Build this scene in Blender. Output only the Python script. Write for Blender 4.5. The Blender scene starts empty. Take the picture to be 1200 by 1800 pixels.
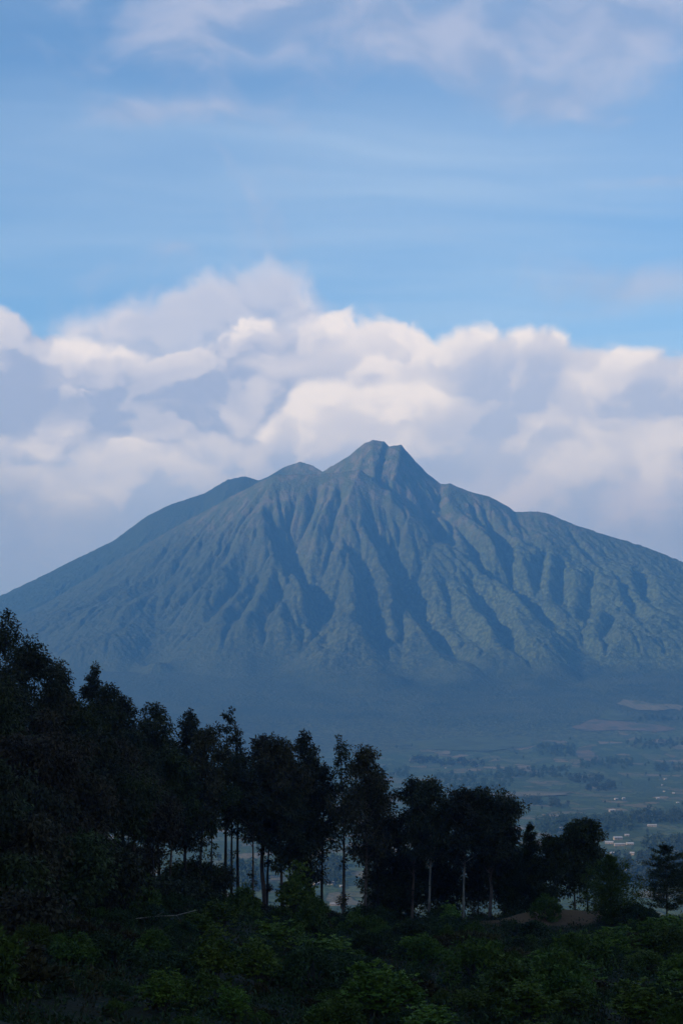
import bpy, math, random
import numpy as np
from mathutils import Vector

SC = bpy.context.scene
COL = SC.collection
R = math.radians

# ------------------------------------------------------------------ camera
PITCH = math.atan(330.0 / 3200.0)            # the eye-level line lies 330 px under the picture's middle
cam = bpy.data.cameras.new('camera')
cam.sensor_fit = 'VERTICAL'
cam.sensor_height = 36.0
cam.sensor_width = 24.0
cam.lens = 64.0
cam.clip_start = 0.5
cam.clip_end = 200000.0
camera = bpy.data.objects.new('camera', cam)
camera.location = (0, 0, 0)
camera.rotation_euler = (R(90) + PITCH, 0, 0)
COL.objects.link(camera)
SC.camera = camera

# ------------------------------------------------------------------ sun
SUN_EL = R(23.0)
SUN_AZ = R(-115.0)                            # clockwise from +Y (view direction); negative = to the left, behind the camera
sun_dir = Vector((math.sin(SUN_AZ) * math.cos(SUN_EL), math.cos(SUN_AZ) * math.cos(SUN_EL), math.sin(SUN_EL)))
sl = bpy.data.lights.new('sun', 'SUN')
sl.energy = 4.8
sl.angle = R(0.53)
sl.color = (1.0, 0.88, 0.74)
sun = bpy.data.objects.new('sun', sl)
sun.rotation_euler = (-sun_dir).to_track_quat('-Z', 'Y').to_euler()
sun.location = (-200, -100, 300)
COL.objects.link(sun)

# ------------------------------------------------------------------ render and exposure
SC.view_settings.view_transform = 'Standard'
SC.view_settings.look = 'None'
SC.view_settings.exposure = 0.3
SC.view_settings.gamma = 1.0
SC.view_settings.use_curve_mapping = False
cy = SC.cycles
cy.use_denoising = True
try:
    cy.denoiser = 'OPENIMAGEDENOISE'
    cy.denoising_input_passes = 'RGB_ALBEDO_NORMAL'
except Exception:
    pass
cy.max_bounces = 4
cy.diffuse_bounces = 3
cy.glossy_bounces = 2
cy.transmission_bounces = 2
cy.volume_bounces = 0
cy.transparent_max_bounces = 4
cy.use_adaptive_sampling = True
cy.adaptive_threshold = 0.02
cy.sample_clamp_indirect = 4.0

# ------------------------------------------------------------------ sky
world = bpy.data.worlds.new('World')
SC.world = world
world.use_nodes = True
WN = world.node_tree
WN.nodes.clear()


class NB:
    """small helper that wires nodes"""
    def __init__(self, nt):
        self.nt = nt

    def node(self, kind, **kw):
        n = self.nt.nodes.new(kind)
        for k, v in kw.items():
            setattr(n, k, v)
        return n

    def put(self, sock, v):
        if v is None:
            return
        if isinstance(v, bpy.types.NodeSocket):
            self.nt.links.new(v, sock)
        else:
            if isinstance(v, (tuple, list)) and len(v) == 3 and sock.type == 'RGBA':
                v = (*v, 1.0)
            sock.default_value = v

    def math(self, op, a, b=None, c=None, clamp=False):
        n = self.node('ShaderNodeMath', operation=op)
        n.use_clamp = clamp
        self.put(n.inputs[0], a)
        self.put(n.inputs[1], b)
        self.put(n.inputs[2], c)
        return n.outputs[0]

    def add(self, a, b): return self.math('ADD', a, b)
    def sub(self, a, b): return self.math('SUBTRACT', a, b)
    def mul(self, a, b): return self.math('MULTIPLY', a, b)
    def div(self, a, b): return self.math('DIVIDE', a, b)

    def vmath(self, op, a, b=None):
        n = self.node('ShaderNodeVectorMath', operation=op)
        self.put(n.inputs[0], a)
        if b is not None:
            if op == 'SCALE':
                self.put(n.inputs['Scale'], b)
            else:
                self.put(n.inputs[1], b)
        return n.outputs[0]

    def comb(self, x, y, z=0.0):
        n = self.node('ShaderNodeCombineXYZ')
        for s, v in zip(n.inputs, (x, y, z)):
            self.put(s, v)
        return n.outputs[0]

    def sep(self, v):
        n = self.node('ShaderNodeSeparateXYZ')
        self.put(n.inputs[0], v)
        return n.outputs

    def noise(self, v, scale, detail=6.0, rough=0.55, lac=2.0, out='Fac', dim='3D'):
        n = self.node('ShaderNodeTexNoise', noise_dimensions=dim)
        self.put(n.inputs['Vector'], v)
        self.put(n.inputs['Scale'], scale)
        self.put(n.inputs['Detail'], detail)
        self.put(n.inputs['Roughness'], rough)
        self.put(n.inputs['Lacunarity'], lac)
        return n.outputs[out]

    def voro(self, v, scale, detail=0.0, rough=0.5, feature='F1', out='Distance', smooth=0.3, rnd=1.0, dim='3D'):
        n = self.node('ShaderNodeTexVoronoi', voronoi_dimensions=dim, feature=feature)
        self.put(n.inputs['Vector'], v)
        self.put(n.inputs['Scale'], scale)
        if 'Detail' in n.inputs:
            self.put(n.inputs['Detail'], detail)
            self.put(n.inputs['Roughness'], rough)
        if feature == 'SMOOTH_F1':
            self.put(n.inputs['Smoothness'], smooth)
        self.put(n.inputs['Randomness'], rnd)
        return n.outputs[out]

    def rng(self, v, a, b, c=0.0, d=1.0, kind='SMOOTHSTEP'):
        n = self.node('ShaderNodeMapRange', interpolation_type=kind)
        n.clamp = True
        self.put(n.inputs[0], v)
        for s, q in zip(n.inputs[1:5], (a, b, c, d)):
            self.put(s, q)
        return n.outputs[0]

    def mix(self, f, a, b, blend='MIX'):
        n = self.node('ShaderNodeMix', data_type='RGBA', blend_type=blend)
        n.clamp_factor = True
        self.put(n.inputs[0], f)
        self.put(n.inputs[6], a)
        self.put(n.inputs[7], b)
        return n.outputs[2]

    def curve(self, v, pts, x0, x1, y0, y1):
        """float curve through pts given in their own units"""
        n = self.node('ShaderNodeFloatCurve')
        c = n.mapping.curves[0]
        q = [((x - x0) / (x1 - x0), (y - y0) / (y1 - y0)) for x, y in pts]
        c.points[0].location = q[0]
        c.points[1].location = q[-1]
        for p in q[1:-1]:
            c.points.new(*p)
        n.mapping.update()
        self.put(n.inputs['Value'], self.rng(v, x0, x1, 0, 1, 'LINEAR'))
        return self.rng(n.outputs[0], 0, 1, y0, y1, 'LINEAR')

    def ramp(self, f, stops):
        n = self.node('ShaderNodeValToRGB')
        e = n.color_ramp.elements
        while len(e) < len(stops):
            e.new(0.5)
        for el, (p, c) in zip(e, stops):
            el.position = p
            el.color = (*c, 1.0)
        self.put(n.inputs[0], f)
        return n.outputs[0]


def srgb(r, g, b):
    f = lambda c: (c / 255 / 12.92) if c / 255 <= 0.04045 else ((c / 255 + 0.055) / 1.055) ** 2.4
    return (f(r), f(g), f(b))


def build_sky():
    w = NB(WN)
    tc = w.node('ShaderNodeTexCoord')
    x, y, z = w.sep(tc.outputs['Generated'])
    U = w.mul(w.math('ARCTAN2', x, y), 3.2)
    V = w.mul(w.math('ARCSINE', z), 3.2)
    P = w.comb(U, V, 0.0)

    sky = w.node('ShaderNodeTexSky', sky_type='NISHITA')
    sky.sun_disc = False
    sky.sun_elevation = SUN_EL
    sky.sun_rotation = SUN_AZ
    sky.altitude = 2200.0
    sky.air_density = 1.0
    sky.dust_density = 0.1
    sky.ozone_density = 3.0
    STR = 0.15
    base = w.vmath('MULTIPLY', w.vmath('SCALE', sky.outputs[0], STR), (0.92, 1.06, 1.10))

    # two scales of turbulence that bend every cloud's outline
    wv = w.vmath('SUBTRACT', w.noise(P, 3.2, 2.0, 0.55, out='Color', dim='2D'), (0.5, 0.5, 0.5))
    Pw = w.vmath('ADD', P, w.vmath('SCALE', wv, 0.16))
    wv2 = w.vmath('SUBTRACT', w.noise(P, 14.0, 2.0, 0.6, out='Color', dim='2D'), (0.5, 0.5, 0.5))
    Pw2 = w.vmath('ADD', Pw, w.vmath('SCALE', wv2, 0.045))
    wv3 = w.vmath('SUBTRACT', w.noise(P, 46.0, 2.0, 0.6, out='Color', dim='2D'), (0.5, 0.5, 0.5))
    Pw2 = w.vmath('ADD', Pw2, w.vmath('SCALE', wv3, 0.016))
    LD = (-0.035, 0.05, 0.0)

    def height(p, sc, seed, puff):
        q = w.vmath('ADD', p, (seed * 3.7, seed * 1.3, seed * 7.1))
        q = w.vmath('MULTIPLY', q, (1.0, 1.35, 1.0))
        n = w.noise(q, sc, 6.0, 0.56, dim='2D')
        v = w.voro(q, sc * 2.1, 2.0, 0.5, 'F1', dim='2D')
        return w.add(w.mul(n, 1.0 - puff), w.mul(w.sub(1.0, v), puff))

    out = base

    def hexc(r, g, b): return srgb(r, g, b)

    def puff_at(px, py, rx, ry, amp):
        du = w.div(w.sub(U, (px - 600) / 1000.0), rx / 1000.0)
        dv = w.div(w.sub(V, (1230 - py) / 1000.0), ry / 1000.0)
        r2 = w.add(w.mul(du, du), w.mul(dv, dv))
        return w.mul(w.math('POWER', 2.718, w.mul(r2, -1.0)), amp)

    # ---- high thin streaks of cirrus (a flat sheet far above: planar coordinates)
    zc = w.math('MAXIMUM', z, 0.03)
    pl = w.comb(w.div(x, zc), w.div(y, zc), 0.0)
    st = w.vmath('MULTIPLY', w.vmath('ADD', pl, w.vmath('SCALE', w.vmath('SUBTRACT', w.noise(pl, 0.7, 3.0, out='Color', dim='2D'), (0.5, 0.5, 0.5)), 0.7)), (0.35, 1.0, 1.0))
    c1 = w.noise(st, 1.3, 4.0, 0.55, dim='2D')
    a1 = w.mul(w.rng(c1, 0.35, 0.95), 0.28)
    a1 = w.math('ADD', a1, w.mul(puff_at(800, 320, 560, 230, 0.42), w.rng(c1, 0.0, 0.75)), clamp=True)
    out = w.mix(a1, out, hexc(192, 212, 234))

    # ---- broken patches of grey-lilac altocumulus
    ppw = w.vmath('MULTIPLY', w.vmath('ADD', P, w.vmath('SCALE', wv, 0.22)), (0.8, 1.5, 1.0))
    h0 = w.noise(ppw, 3.4, 6.0, 0.56, dim='2D')
    cover = w.curve(V, [(0.0, 0.0), (0.9, -0.06), (1.0, -0.10), (1.10, -0.03), (1.2, 0.10), (1.5, 0.12), (2.2, 0.02), (5.1, 0.0)], 0.0, 5.1, -0.4, 0.4)
    for a in ((235, 218, 95, 30, 0.42), (370, 203, 50, 14, 0.16), (480, 60, 280, 75, 0.26), (760, 110, 180, 50, 0.15), (1130, 90, 190, 100, 0.40), (940, 200, 150, 45, 0.28), (1130, 515, 150, 45, 0.42), (1170, 340, 120, 12, 0.20), (300, 440, 60, 14, 0.14)):
        cover = w.add(cover, puff_at(*a))
    a2 = w.mul(w.rng(w.add(h0, cover), 0.46, 0.92), 0.66)
    h0b = w.noise(w.vmath('ADD', ppw, (-0.03, 0.06, 0.0)), 3.4, 3.0, 0.5, dim='2D')
    lit0 = w.rng(w.sub(h0, h0b), -0.12, 0.14)
    out = w.mix(a2, out, w.mix(lit0, hexc(150, 166, 198), hexc(186, 190, 211)))

    upper = out

    # ---- the bank of cumulus round the horizon, several rows deep
    def bank(edge_pts, sc, seed, puff, amp, soft, dark, mid, bright, fade, top_a, alpha=1.0, low=None, spots=()):
        nonlocal out
        E = w.curve(U, [(-3.0, edge_pts[0][1]), (-1.2, edge_pts[0][1])] + edge_pts + [(1.2, edge_pts[-1][1]), (3.0, edge_pts[-1][1])], -3.0, 3.0, 0.0, 1.2)
        H = height(Pw2, sc, seed, puff)
        Hl = height(w.vmath('ADD', Pw2, LD), sc, seed, puff)
        q = w.vmath('ADD', Pw, (seed * 5.1, seed * 2.9, 0.0))
        q = w.vmath('MULTIPLY', q, (1.0, 1.6, 1.0))
        G = w.noise(q, sc * 1.2, 3.0, 0.45, dim='2D')
        Gl = w.noise(w.vmath('ADD', q, (-0.07, 0.10, 0.0)), sc * 1.2, 3.0, 0.45, dim='2D')
        dd = w.sub(w.add(E, w.mul(w.sub(H, 0.55), amp)), V)
        a = w.mul(w.rng(dd, 0.0, soft), alpha)
        fine = w.rng(w.sub(H, Hl), -0.09, 0.09)
        broad = w.rng(w.sub(G, Gl), -0.17, 0.17)
        deep = w.rng(dd, 0.0, fade)
        edge = w.rng(dd, 0.10, 0.02)                     # thin sunlit rim along the tops
        lum = w.add(w.add(w.mul(broad, 0.46), w.mul(fine, 0.38)), w.mul(edge, 0.22))
        lum = w.sub(w.add(lum, 0.04), w.mul(deep, top_a))
        for s in spots:
            lum = w.add(lum, puff_at(*s))
        c = w.mix(w.rng(lum, 0.0, 0.48), dark, mid)
        c = w.mix(w.rng(lum, 0.40, 0.92), c, bright)
        if low is not None:
            c = w.mix(w.rng(V, 0.42, 0.12), c, low)
        out = w.mix(a, out, c)

    P1 = lambda *a: [((px - 600) / 1000.0, (1230 - py) / 1000.0) for px, py in a]
    # row at the back, with the ragged plume over its left half
    bank(P1((-100, 560), (60, 590), (130, 545), (250, 480), (330, 440), (400, 405), (470, 392), (525, 440), (600, 510), (700, 560), (800, 640), (1000, 640), (1100, 600), (1300, 590)),
         2.9, 1.0, 0.2, 0.26, 0.085, hexc(172, 182, 209), hexc(196, 199, 217), hexc(224, 219, 227), 0.5, 0.1, alpha=0.9)
    # middle row with bright, crisp tops
    bank(P1((-100, 540), (0, 540), (60, 555), (110, 585), (200, 580), (300, 590), (420, 560), (520, 540), (600, 522), (700, 522), (760, 562), (800, 605), (900, 640), (1100, 640), (1300, 640)),
         2.8, 2.0, 0.30, 0.19, 0.022, hexc(162, 174, 204), hexc(203, 204, 219), hexc(240, 233, 234), 0.30, 0.22, spots=((40, 660, 150, 80, -0.55), (165, 600, 60, 40, 0.30), (620, 540, 140, 40, 0.20), (330, 660, 150, 60, -0.10)))
    bank(P1((-100, 770), (60, 780), (150, 740), (300, 735), (420, 740), (480, 690), (560, 645), (640, 630), (720, 605), (800, 580), (880, 567), (960, 553), (1010, 574), (1100, 592), (1300, 585)),
         2.4, 3.3, 0.30, 0.16, 0.026, hexc(176, 186, 213), hexc(208, 208, 221), hexc(242, 235, 235), 0.26, 0.25, spots=((530, 690, 70, 60, 0.30), (680, 670, 170, 50, 0.22), (930, 580, 140, 35, 0.22), (300, 765, 180, 28, 0.22), (1080, 720, 150, 60, -0.18), (40, 760, 140, 60, -0.5), (430, 730, 60, 40, -0.25)))
    # long grey bases in front
    bank(P1((-100, 765), (60, 760), (160, 780), (300, 790), (420, 765), (600, 745), (800, 735), (900, 745), (1050, 750), (1300, 765)),
         1.8, 5.1, 0.1, 0.24, 0.2, hexc(126, 143, 179), hexc(154, 166, 197), hexc(204, 200, 214), 0.30, 0.15, low=hexc(176, 180, 206), spots=((150, 860, 280, 70, -0.8), (20, 940, 80, 40, 0.35), (860, 860, 90, 22, 0.35), (1000, 800, 260, 45, -0.25), (500, 800, 160, 40, -0.25), (1110, 890, 170, 60, 0.45)))

    def background(c):
        bg = w.node('ShaderNodeBackground')
        w.put(bg.inputs['Color'], c)
        bg.inputs['Strength'].default_value = 1.0
        return bg.outputs[0]

    def either(f, s1, s2):
        n = w.node('ShaderNodeMixShader')
        w.put(n.inputs[0], f); w.put(n.inputs[1], s1); w.put(n.inputs[2], s2)
        return n.outputs[0]

    # the bank is only worked out where it stands, low over the horizon
    full = either(w.math('GREATER_THAN', V, 0.93), background(out), background(upper))
    full = either(w.math('LESS_THAN', z, -0.02), full, background(hexc(150, 160, 185)))
    o = w.node('ShaderNodeOutputWorld')
    WN.links.new(full, o.inputs['Surface'])
    world.cycles.sampling_method = 'MANUAL'
    world.cycles.sample_map_resolution = 512


build_sky()

# ------------------------------------------------------------------ helpers for geometry
def lattice(ix, iy, seed):
    n = (ix.astype(np.int64) * 374761393 + iy.astype(np.int64) * 668265263 + seed * 974634577) & 0xFFFFFFFF
    n = ((n ^ (n >> 13)) * 1274126177) & 0xFFFFFFFF
    n = n ^ (n >> 16)
    return (n & 0xFFFFFF) / float(0xFFFFFF)


def vnoise(x, y, seed=0):
    ix = np.floor(x); iy = np.floor(y)
    fx = x - ix; fy = y - iy
    fx = fx * fx * fx * (fx * (fx * 6 - 15) + 10); fy = fy * fy * fy * (fy * (fy * 6 - 15) + 10)
    a = lattice(ix, iy, seed); b = lattice(ix + 1, iy, seed)
    c = lattice(ix, iy + 1, seed); d = lattice(ix + 1, iy + 1, seed)
    return (a * (1 - fx) + b * fx) * (1 - fy) + (c * (1 - fx) + d * fx) * fy


def fbm(x, y, seed=0, octaves=4, gain=0.5):
    t = 0.0; amp = 1.0; tot = 0.0
    for o in range(octaves):
        t = t + amp * vnoise(x * 2 ** o + o * 17.3, y * 2 ** o - o * 9.1, seed + o)
        tot += amp; amp *= gain
    return t / tot


def sstep(x, a, b):
    t = np.clip((x - a) / (b - a), 0, 1)
    return t * t * (3 - 2 * t)


def ray(px, py):
    """direction through a point of the 1200 x 1800 photograph, with its forward component 1"""
    c, s = math.cos(PITCH), math.sin(PITCH)
    fy = 3200 * c - (900 - py) * s
    fz = 3200 * s + (900 - py) * c
    return ((px - 600) / fy, fz / fy)


def at(px, py, Y):
    a, b = ray(px, py)
    return np.array((a * Y, Y, b * Y))


def new_mesh(name, verts, faces=None, quads=None, tris=None):
    me = bpy.data.meshes.new(name)
    v = np.asarray(verts, dtype=np.float32).reshape(-1, 3)
    if faces is not None:
        me.from_pydata([tuple(map(float, p)) for p in v], [], [tuple(map(int, f)) for f in faces])
    else:
        n = 4 if quads is not None else 3
        q = np.asarray(quads if quads is not None else tris, dtype=np.int32).reshape(-1, n)
        me.vertices.add(len(v)); me.vertices.foreach_set('co', v.ravel())
        me.loops.add(q.size); me.loops.foreach_set('vertex_index', q.ravel())
        me.polygons.add(len(q))
        me.polygons.foreach_set('loop_start', np.arange(0, q.size, n, dtype=np.int32))
        try:
            me.polygons.foreach_set('loop_total', np.full(len(q), n, dtype=np.int32))
        except Exception:
            pass
    me.update(calc_edges=True)
    return me


def link(name, me, mat=None, parent=None, smooth=False, **props):
    ob = bpy.data.objects.new(name, me)
    COL.objects.link(ob)
    if mat is not None and me is not None and not me.materials:
        me.materials.append(mat)
    if smooth:
        me.polygons.foreach_set('use_smooth', np.ones(len(me.polygons), dtype=bool))
    if parent is not None:
        ob.parent = parent
    for k, v in props.items():
        ob[k] = v
    return ob


def thing(name, loc, label, category, group=None, rz=0.0):
    ob = bpy.data.objects.new(name, None)
    ob.empty_display_size = 1.0
    ob.location = tuple(map(float, loc))
    ob.rotation_euler = (0, 0, rz)
    COL.objects.link(ob)
    ob['label'] = label; ob['category'] = category
    if group:
        ob['group'] = group
    return ob


def grid_mesh(name, X, Y, Z):
    ny, nx = Z.shape
    gx, gy = np.meshgrid(X, Y)
    v = np.stack([gx, gy, Z], -1).reshape(-1, 3)
    i = (np.arange(ny - 1)[:, None] * nx + np.arange(nx - 1)[None, :]).ravel()
    q = np.stack([i, i + 1, i + nx + 1, i + nx], -1)
    return new_mesh(name, v, quads=q)


def grow(a, b, first, k):
    out = [a]; s = first
    while out[-1] < b:
        out.append(out[-1] + s); s *= k
    return out


# ------------------------------------------------------------------ shape of the land
PLAIN_Y = [-60000, 900, 2000, 3800, 5000, 5700, 6300, 6900, 7300, 7650, 8000, 8500, 9200, 10200, 11500, 13000, 16000, 60000]
PLAIN_Z = [-255, -246, -242, -236, -226, -212, -180, -122, -45, 45, 125, 180, 215, 230, 200, 80, -120, -250]


def plain_z(x, y):
    z = np.interp(y, PLAIN_Y, PLAIN_Z)
    amp = 3.0 + 16.0 * sstep(y, 3500, 7000)
    z = z + (fbm(x / 900.0 + 5, y / 900.0, 11, 4) - 0.5) * 2 * amp
    z = z + (fbm(x / 130.0, y / 130.0, 12, 3) - 0.5) * 5.0 * sstep(y, 1200, 4500)
    return z


RISE_U = [-400, 0, 20, 35, 47, 70, 95, 130, 165, 220, 300, 420, 700, 1200]
RISE_Z = [0, 0, 4.2, 9.2, 14.5, 27, 46, 76, 108, 155, 178, 150, -40, -260]  # far left rise, out of view, made high to shade the foreground
PROF_Y = [-900, -400, -150, -40, 0, 25, 60, 110, 180, 280, 1000]
PROF_Z = [-255, -30, 14, 4, -1.9, -8.5, -14.8, -19.8, -26.0, -33.4, -90]


def smooth_interp(x, xp, fp, w):
    return (np.interp(x - w, xp, fp) + np.interp(x - w * 0.5, xp, fp) + np.interp(x, xp, fp) + np.interp(x + w * 0.5, xp, fp) + np.interp(x + w, xp, fp)) / 5


def hill_z(x, y):
    x = np.asarray(x, dtype=float); y = np.asarray(y, dtype=float)
    z = smooth_interp(y, PROF_Y, PROF_Z, 12.0) + smooth_interp(-x - 5, RISE_U, RISE_Z, 8.0)
    z = z - 0.16 * np.maximum(0, x - 70) - 0.4 * np.maximum(0, x - 160)
    yc = 292 + 14 * (fbm(x / 40.0 + 3, x * 0 + 2.5, 21, 2) - 0.5)
    over = np.maximum(0, y - yc)
    z = z - 0.62 * over * over / (over + 14)
    z = z + (fbm(x / 14.0, y / 14.0, 22, 3) - 0.5) * 2.6 * sstep(y, 15, 60)
    # bank of bare red soil beside the right-hand trees
    z = z + 1.9 * np.exp(-(((x - 29.5) / 6.0) ** 2 + ((y - 272) / 5.0) ** 2)) + 1.3 * np.exp(-(((x - 38.0) / 6.0) ** 2 + ((y - 270) / 6.0) ** 2))
    return z


# ------------------------------------------------------------------ the mountain
xin = np.arange(-2040, 2041, 8.0)
right = np.array(grow(2040, 13000, 12, 1.07)[1:])
MX = np.concatenate([-right[::-1], xin, right])
yin = np.arange(7000, 10400, 8.0)
MY = np.concatenate([yin, np.array(grow(10400, 17000, 12, 1.09))])
GX, GY = np.meshgrid(MX, MY)

RIDGES = [
    # (points as photograph x, y and distance), reach of its flank, steepness
    ([(-900, 1240, 9700), (-300, 1190, 9680), (0, 1106, 9640), (60, 1074, 9600), (130, 1032, 9560), (200, 988, 9520), (280, 942, 9470), (340, 908, 9430), (400, 876, 9390), (455, 847, 9350),
      (485, 834, 9330), (560, 833, 9310), (600, 829, 9290), (632, 824, 9270), (660, 846, 9240), (700, 882, 9200), (740, 914, 9170), (775, 936, 9140)], 1480, 1.2),
    ([(555, 838, 9640), (580, 820, 9640), (610, 803, 9630), (640, 778, 9620), (655, 772, 9620), (675, 775, 9620), (683, 784, 9610), (705, 781, 9600), (725, 805, 9590),
      (750, 831, 9580), (775, 851, 9570), (790, 849, 9560), (820, 862, 9550), (860, 872, 9550), (890, 888, 9540), (905, 899, 9540), (940, 898, 9540), (960, 901, 9540), (1000, 918, 9530),
      (1050, 935, 9530), (1100, 950, 9520), (1150, 967, 9520), (1200, 988, 9520), (1300, 1028, 9500), (1500, 1100, 9450), (1900, 1190, 9300)], 1760, 1.22),
    ([(-900, 1260, 10200), (-300, 1150, 10300), (-100, 1093, 10350), (0, 1048, 10400), (100, 1000, 10400), (200, 950, 10400), (260, 906, 10400), (300, 887, 10400), (360, 867, 10400), (400, 843, 10400), (430, 837, 10380),
      (455, 844, 10350), (470, 838, 10300), (500, 820, 10250), (528, 811, 10200), (550, 818, 10150), (565, 828, 10100), (600, 835, 10000)], 1600, 1.3),
]


def seg_dist(px, py, pts):
    """distance to a 3-D polyline seen from above, with the height and arc position at the nearest point"""
    best = np.full(px.shape, 1e12); hz = np.zeros(px.shape); tt = np.zeros(px.shape)
    P = np.array(pts); L = np.concatenate([[0], np.cumsum(np.hypot(*np.diff(P[:, :2], axis=0).T))])
    for k in range(len(P) - 1):
        a, b = P[k], P[k + 1]
        d = b - a; ll = d[0] ** 2 + d[1] ** 2 + 1e-9
        t = np.clip(((px - a[0]) * d[0] + (py - a[1]) * d[1]) / ll, 0, 1)
        r = (px - a[0] - t * d[0]) ** 2 + (py - a[1] - t * d[1]) ** 2
        m = r < best
        best = np.where(m, r, best); hz = np.where(m, a[2] + t * d[2], hz)
        tt = np.where(m, (L[k] + t * (L[k + 1] - L[k])) / L[-1], tt)
    return np.sqrt(best), hz, tt


def build_mountain():
    base = plain_z(GX, GY)
    wx = (fbm(GX / 420.0, GY / 420.0, 31, 4) - 0.5) * 150
    wy = (fbm(GX / 420.0 + 9, GY / 420.0, 32, 4) - 0.5) * 150
    H = base.copy()
    dmin = np.full(GX.shape, 1e9)
    for pts, D, pw in RIDGES:
        w3 = [at(*p) for p in pts]
        d, hc, _ = seg_dist(GX, GY, w3)
        d2, hc2, _ = seg_dist(GX + wx * sstep(d, 60, 500), GY + wy * sstep(d, 60, 500), w3)
        dmin = np.minimum(dmin, np.where(hc > H - 40, d, 1e9))
        f = np.clip(1 - d2 / (D * (0.84 + 0.34 * fbm(GX / 380.0, GY / 380.0, 35, 3))), 0, 1) ** pw
        H = np.maximum(H, base + np.maximum(hc2 - base, 0) * f)
    H0 = H.copy()
    # fine ribs that fan out from under the summit
    up0 = sstep(H - base, 20, 260)
    for (ax, ay, freq, amp, seed) in ((60.0, 10050.0, 17.0, 32.0, 71), (-500.0, 10300.0, 36.0, 14.0, 72), (500.0, 10400.0, 50.0, 11.0, 73)):
        ph = np.arctan2(GX - ax + wx * 0.35, ay - GY + wy * 0.35)
        rr = np.hypot(GX - ax, ay - GY)
        n = vnoise(ph * freq, rr / 900.0, seed)
        n = 1 - np.abs(2 * n - 1)
        top = np.clip((H - base) / 950.0, 0, 1)
        H = H - amp * n ** 1.3 * up0 * (0.35 + 0.65 * np.sin(np.pi * np.clip(1 - top, 0.02, 1)))* (GY < 9900) * (0.06 + 0.94 * sstep(dmin, 25, 330))

    def hit(px, py):
        a, b = ray(px, py)
        Y = np.arange(7000.0, 10390.0, 4.0)
        ix = np.clip(np.searchsorted(MX, a * Y) - 1, 0, len(MX) - 2)
        iy = np.clip(((Y - 7000) / 8.0).astype(int), 0, len(MY) - 2)
        z = H0[iy, ix]
        k = np.argmax(z > b * Y)
        return (a * Y[k], Y[k], z[k])

    # the ravines one can tell apart: photograph points from head to foot, depth, half width
    RAV = [
        ([(505, 880), (512, 915), (530, 960), (556, 985), (571, 1025), (556, 1075), (535, 1125)], 130, 170),
        ([(606, 880), (585, 925), (560, 962), (556, 985)], 75, 85),
        ([(470, 880), (490, 930), (515, 955), (540, 985)], 50, 70),
        ([(560, 845), (550, 880), (520, 930)], 40, 60),
        ([(600, 845), (598, 870), (570, 925)], 40, 60),
        ([(632, 930), (645, 985), (652, 1040), (668, 1100), (684, 1150)], 95, 110),
        ([(645, 858), (660, 915), (690, 945), (716, 1000), (742, 1040), (790, 1095), (840, 1160)], 120, 130),
        ([(672, 880), (690, 915), (697, 948)], 60, 60),
        ([(684, 880), (702, 905), (700, 945)], 45, 45),
        ([(660, 838), (700, 866), (740, 893), (778, 928), (798, 955)], 90, 95),
        ([(720, 830), (748, 880), (778, 928)], 60, 65),
        ([(756, 850), (790, 905), (806, 948)], 50, 60),
        ([(780, 990), (790, 1030), (800, 1052), (830, 1085), (866, 1125), (880, 1150)], 75, 80),
        ([(745, 950), (735, 985), (728, 1010)], 40, 45),
        ([(793, 885), (822, 928), (846, 965), (868, 1000), (905, 1018), (940, 1050), (985, 1105), (1010, 1130)], 95, 90),
        ([(828, 880), (846, 912)], 40, 45),
        ([(846, 880), (870, 925), (892, 965), (903, 1013)], 70, 75),
        ([(815, 985), (850, 1030), (875, 1065), (900, 1115), (940, 1165)], 85, 90),
        ([(700, 1030), (707, 1085), (705, 1135)], 55, 55),
        ([(575, 1080), (572, 1130)], 45, 50),
        ([(455, 960), (450, 1010), (425, 1055), (400, 1100)], 60, 80),
        ([(480, 985), (505, 1030), (515, 1070), (530, 1110)], 50, 70),
        ([(420, 900), (395, 950), (360, 1000), (320, 1040), (280, 1080)], 45, 80),
        ([(370, 930), (330, 975), (280, 1010), (230, 1040)], 40, 80),
        ([(300, 960), (250, 1000), (200, 1030), (150, 1060)], 40, 80),
        ([(440, 930), (430, 980), (390, 1040), (360, 1090)], 45, 70),
        ([(500, 1000), (470, 1060), (450, 1110)], 45, 70),
        ([(960, 945), (945, 985), (950, 1040)], 45, 60),
        ([(985, 960), (985, 1000), (980, 1050)], 60, 70),
        ([(1040, 985), (1035, 1030), (1030, 1080)], 55, 65),
        ([(1090, 1000), (1110, 1040), (1130, 1080)], 40, 60),
        ([(1120, 980), (1140, 1040), (1165, 1060)], 50, 70),
        ([(1080, 1060), (1062, 1100), (1070, 1130)], 40, 60),
        ([(1000, 930), (1030, 960), (1060, 985)], 30, 50),
        ([(200, 985), (120, 1030), (60, 1070)], 20, 60),
    ]
    wob = (fbm(GX / 70.0, GY / 70.0, 41, 3) - 0.5)
    for pts, dep, wid in RAV:
        w3 = [hit(*p) for p in pts]
        P = np.array(w3)
        m = (GX > P[:, 0].min() - 2.2 * wid) & (GX < P[:, 0].max() + 2.2 * wid) & (GY > P[:, 1].min() - 2.2 * wid) & (GY < P[:, 1].max() + 2.2 * wid)
        d, _, t = seg_dist(GX[m] + wob[m] * wid * 0.2, GY[m] + np.roll(wob, 40, 0)[m] * wid * 0.2, w3)
        prof = np.clip(1 - d / (wid * 0.88 * (0.55 + 0.45 * sstep(t, 0, 0.4))), 0, 1)
        prof = 0.75 * prof + 0.25 * prof ** 2
        H[m] -= dep * 1.15 * prof * sstep(t, -0.05, 0.3) * (1 - 0.75 * sstep(t, 0.72, 1.0))

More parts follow.
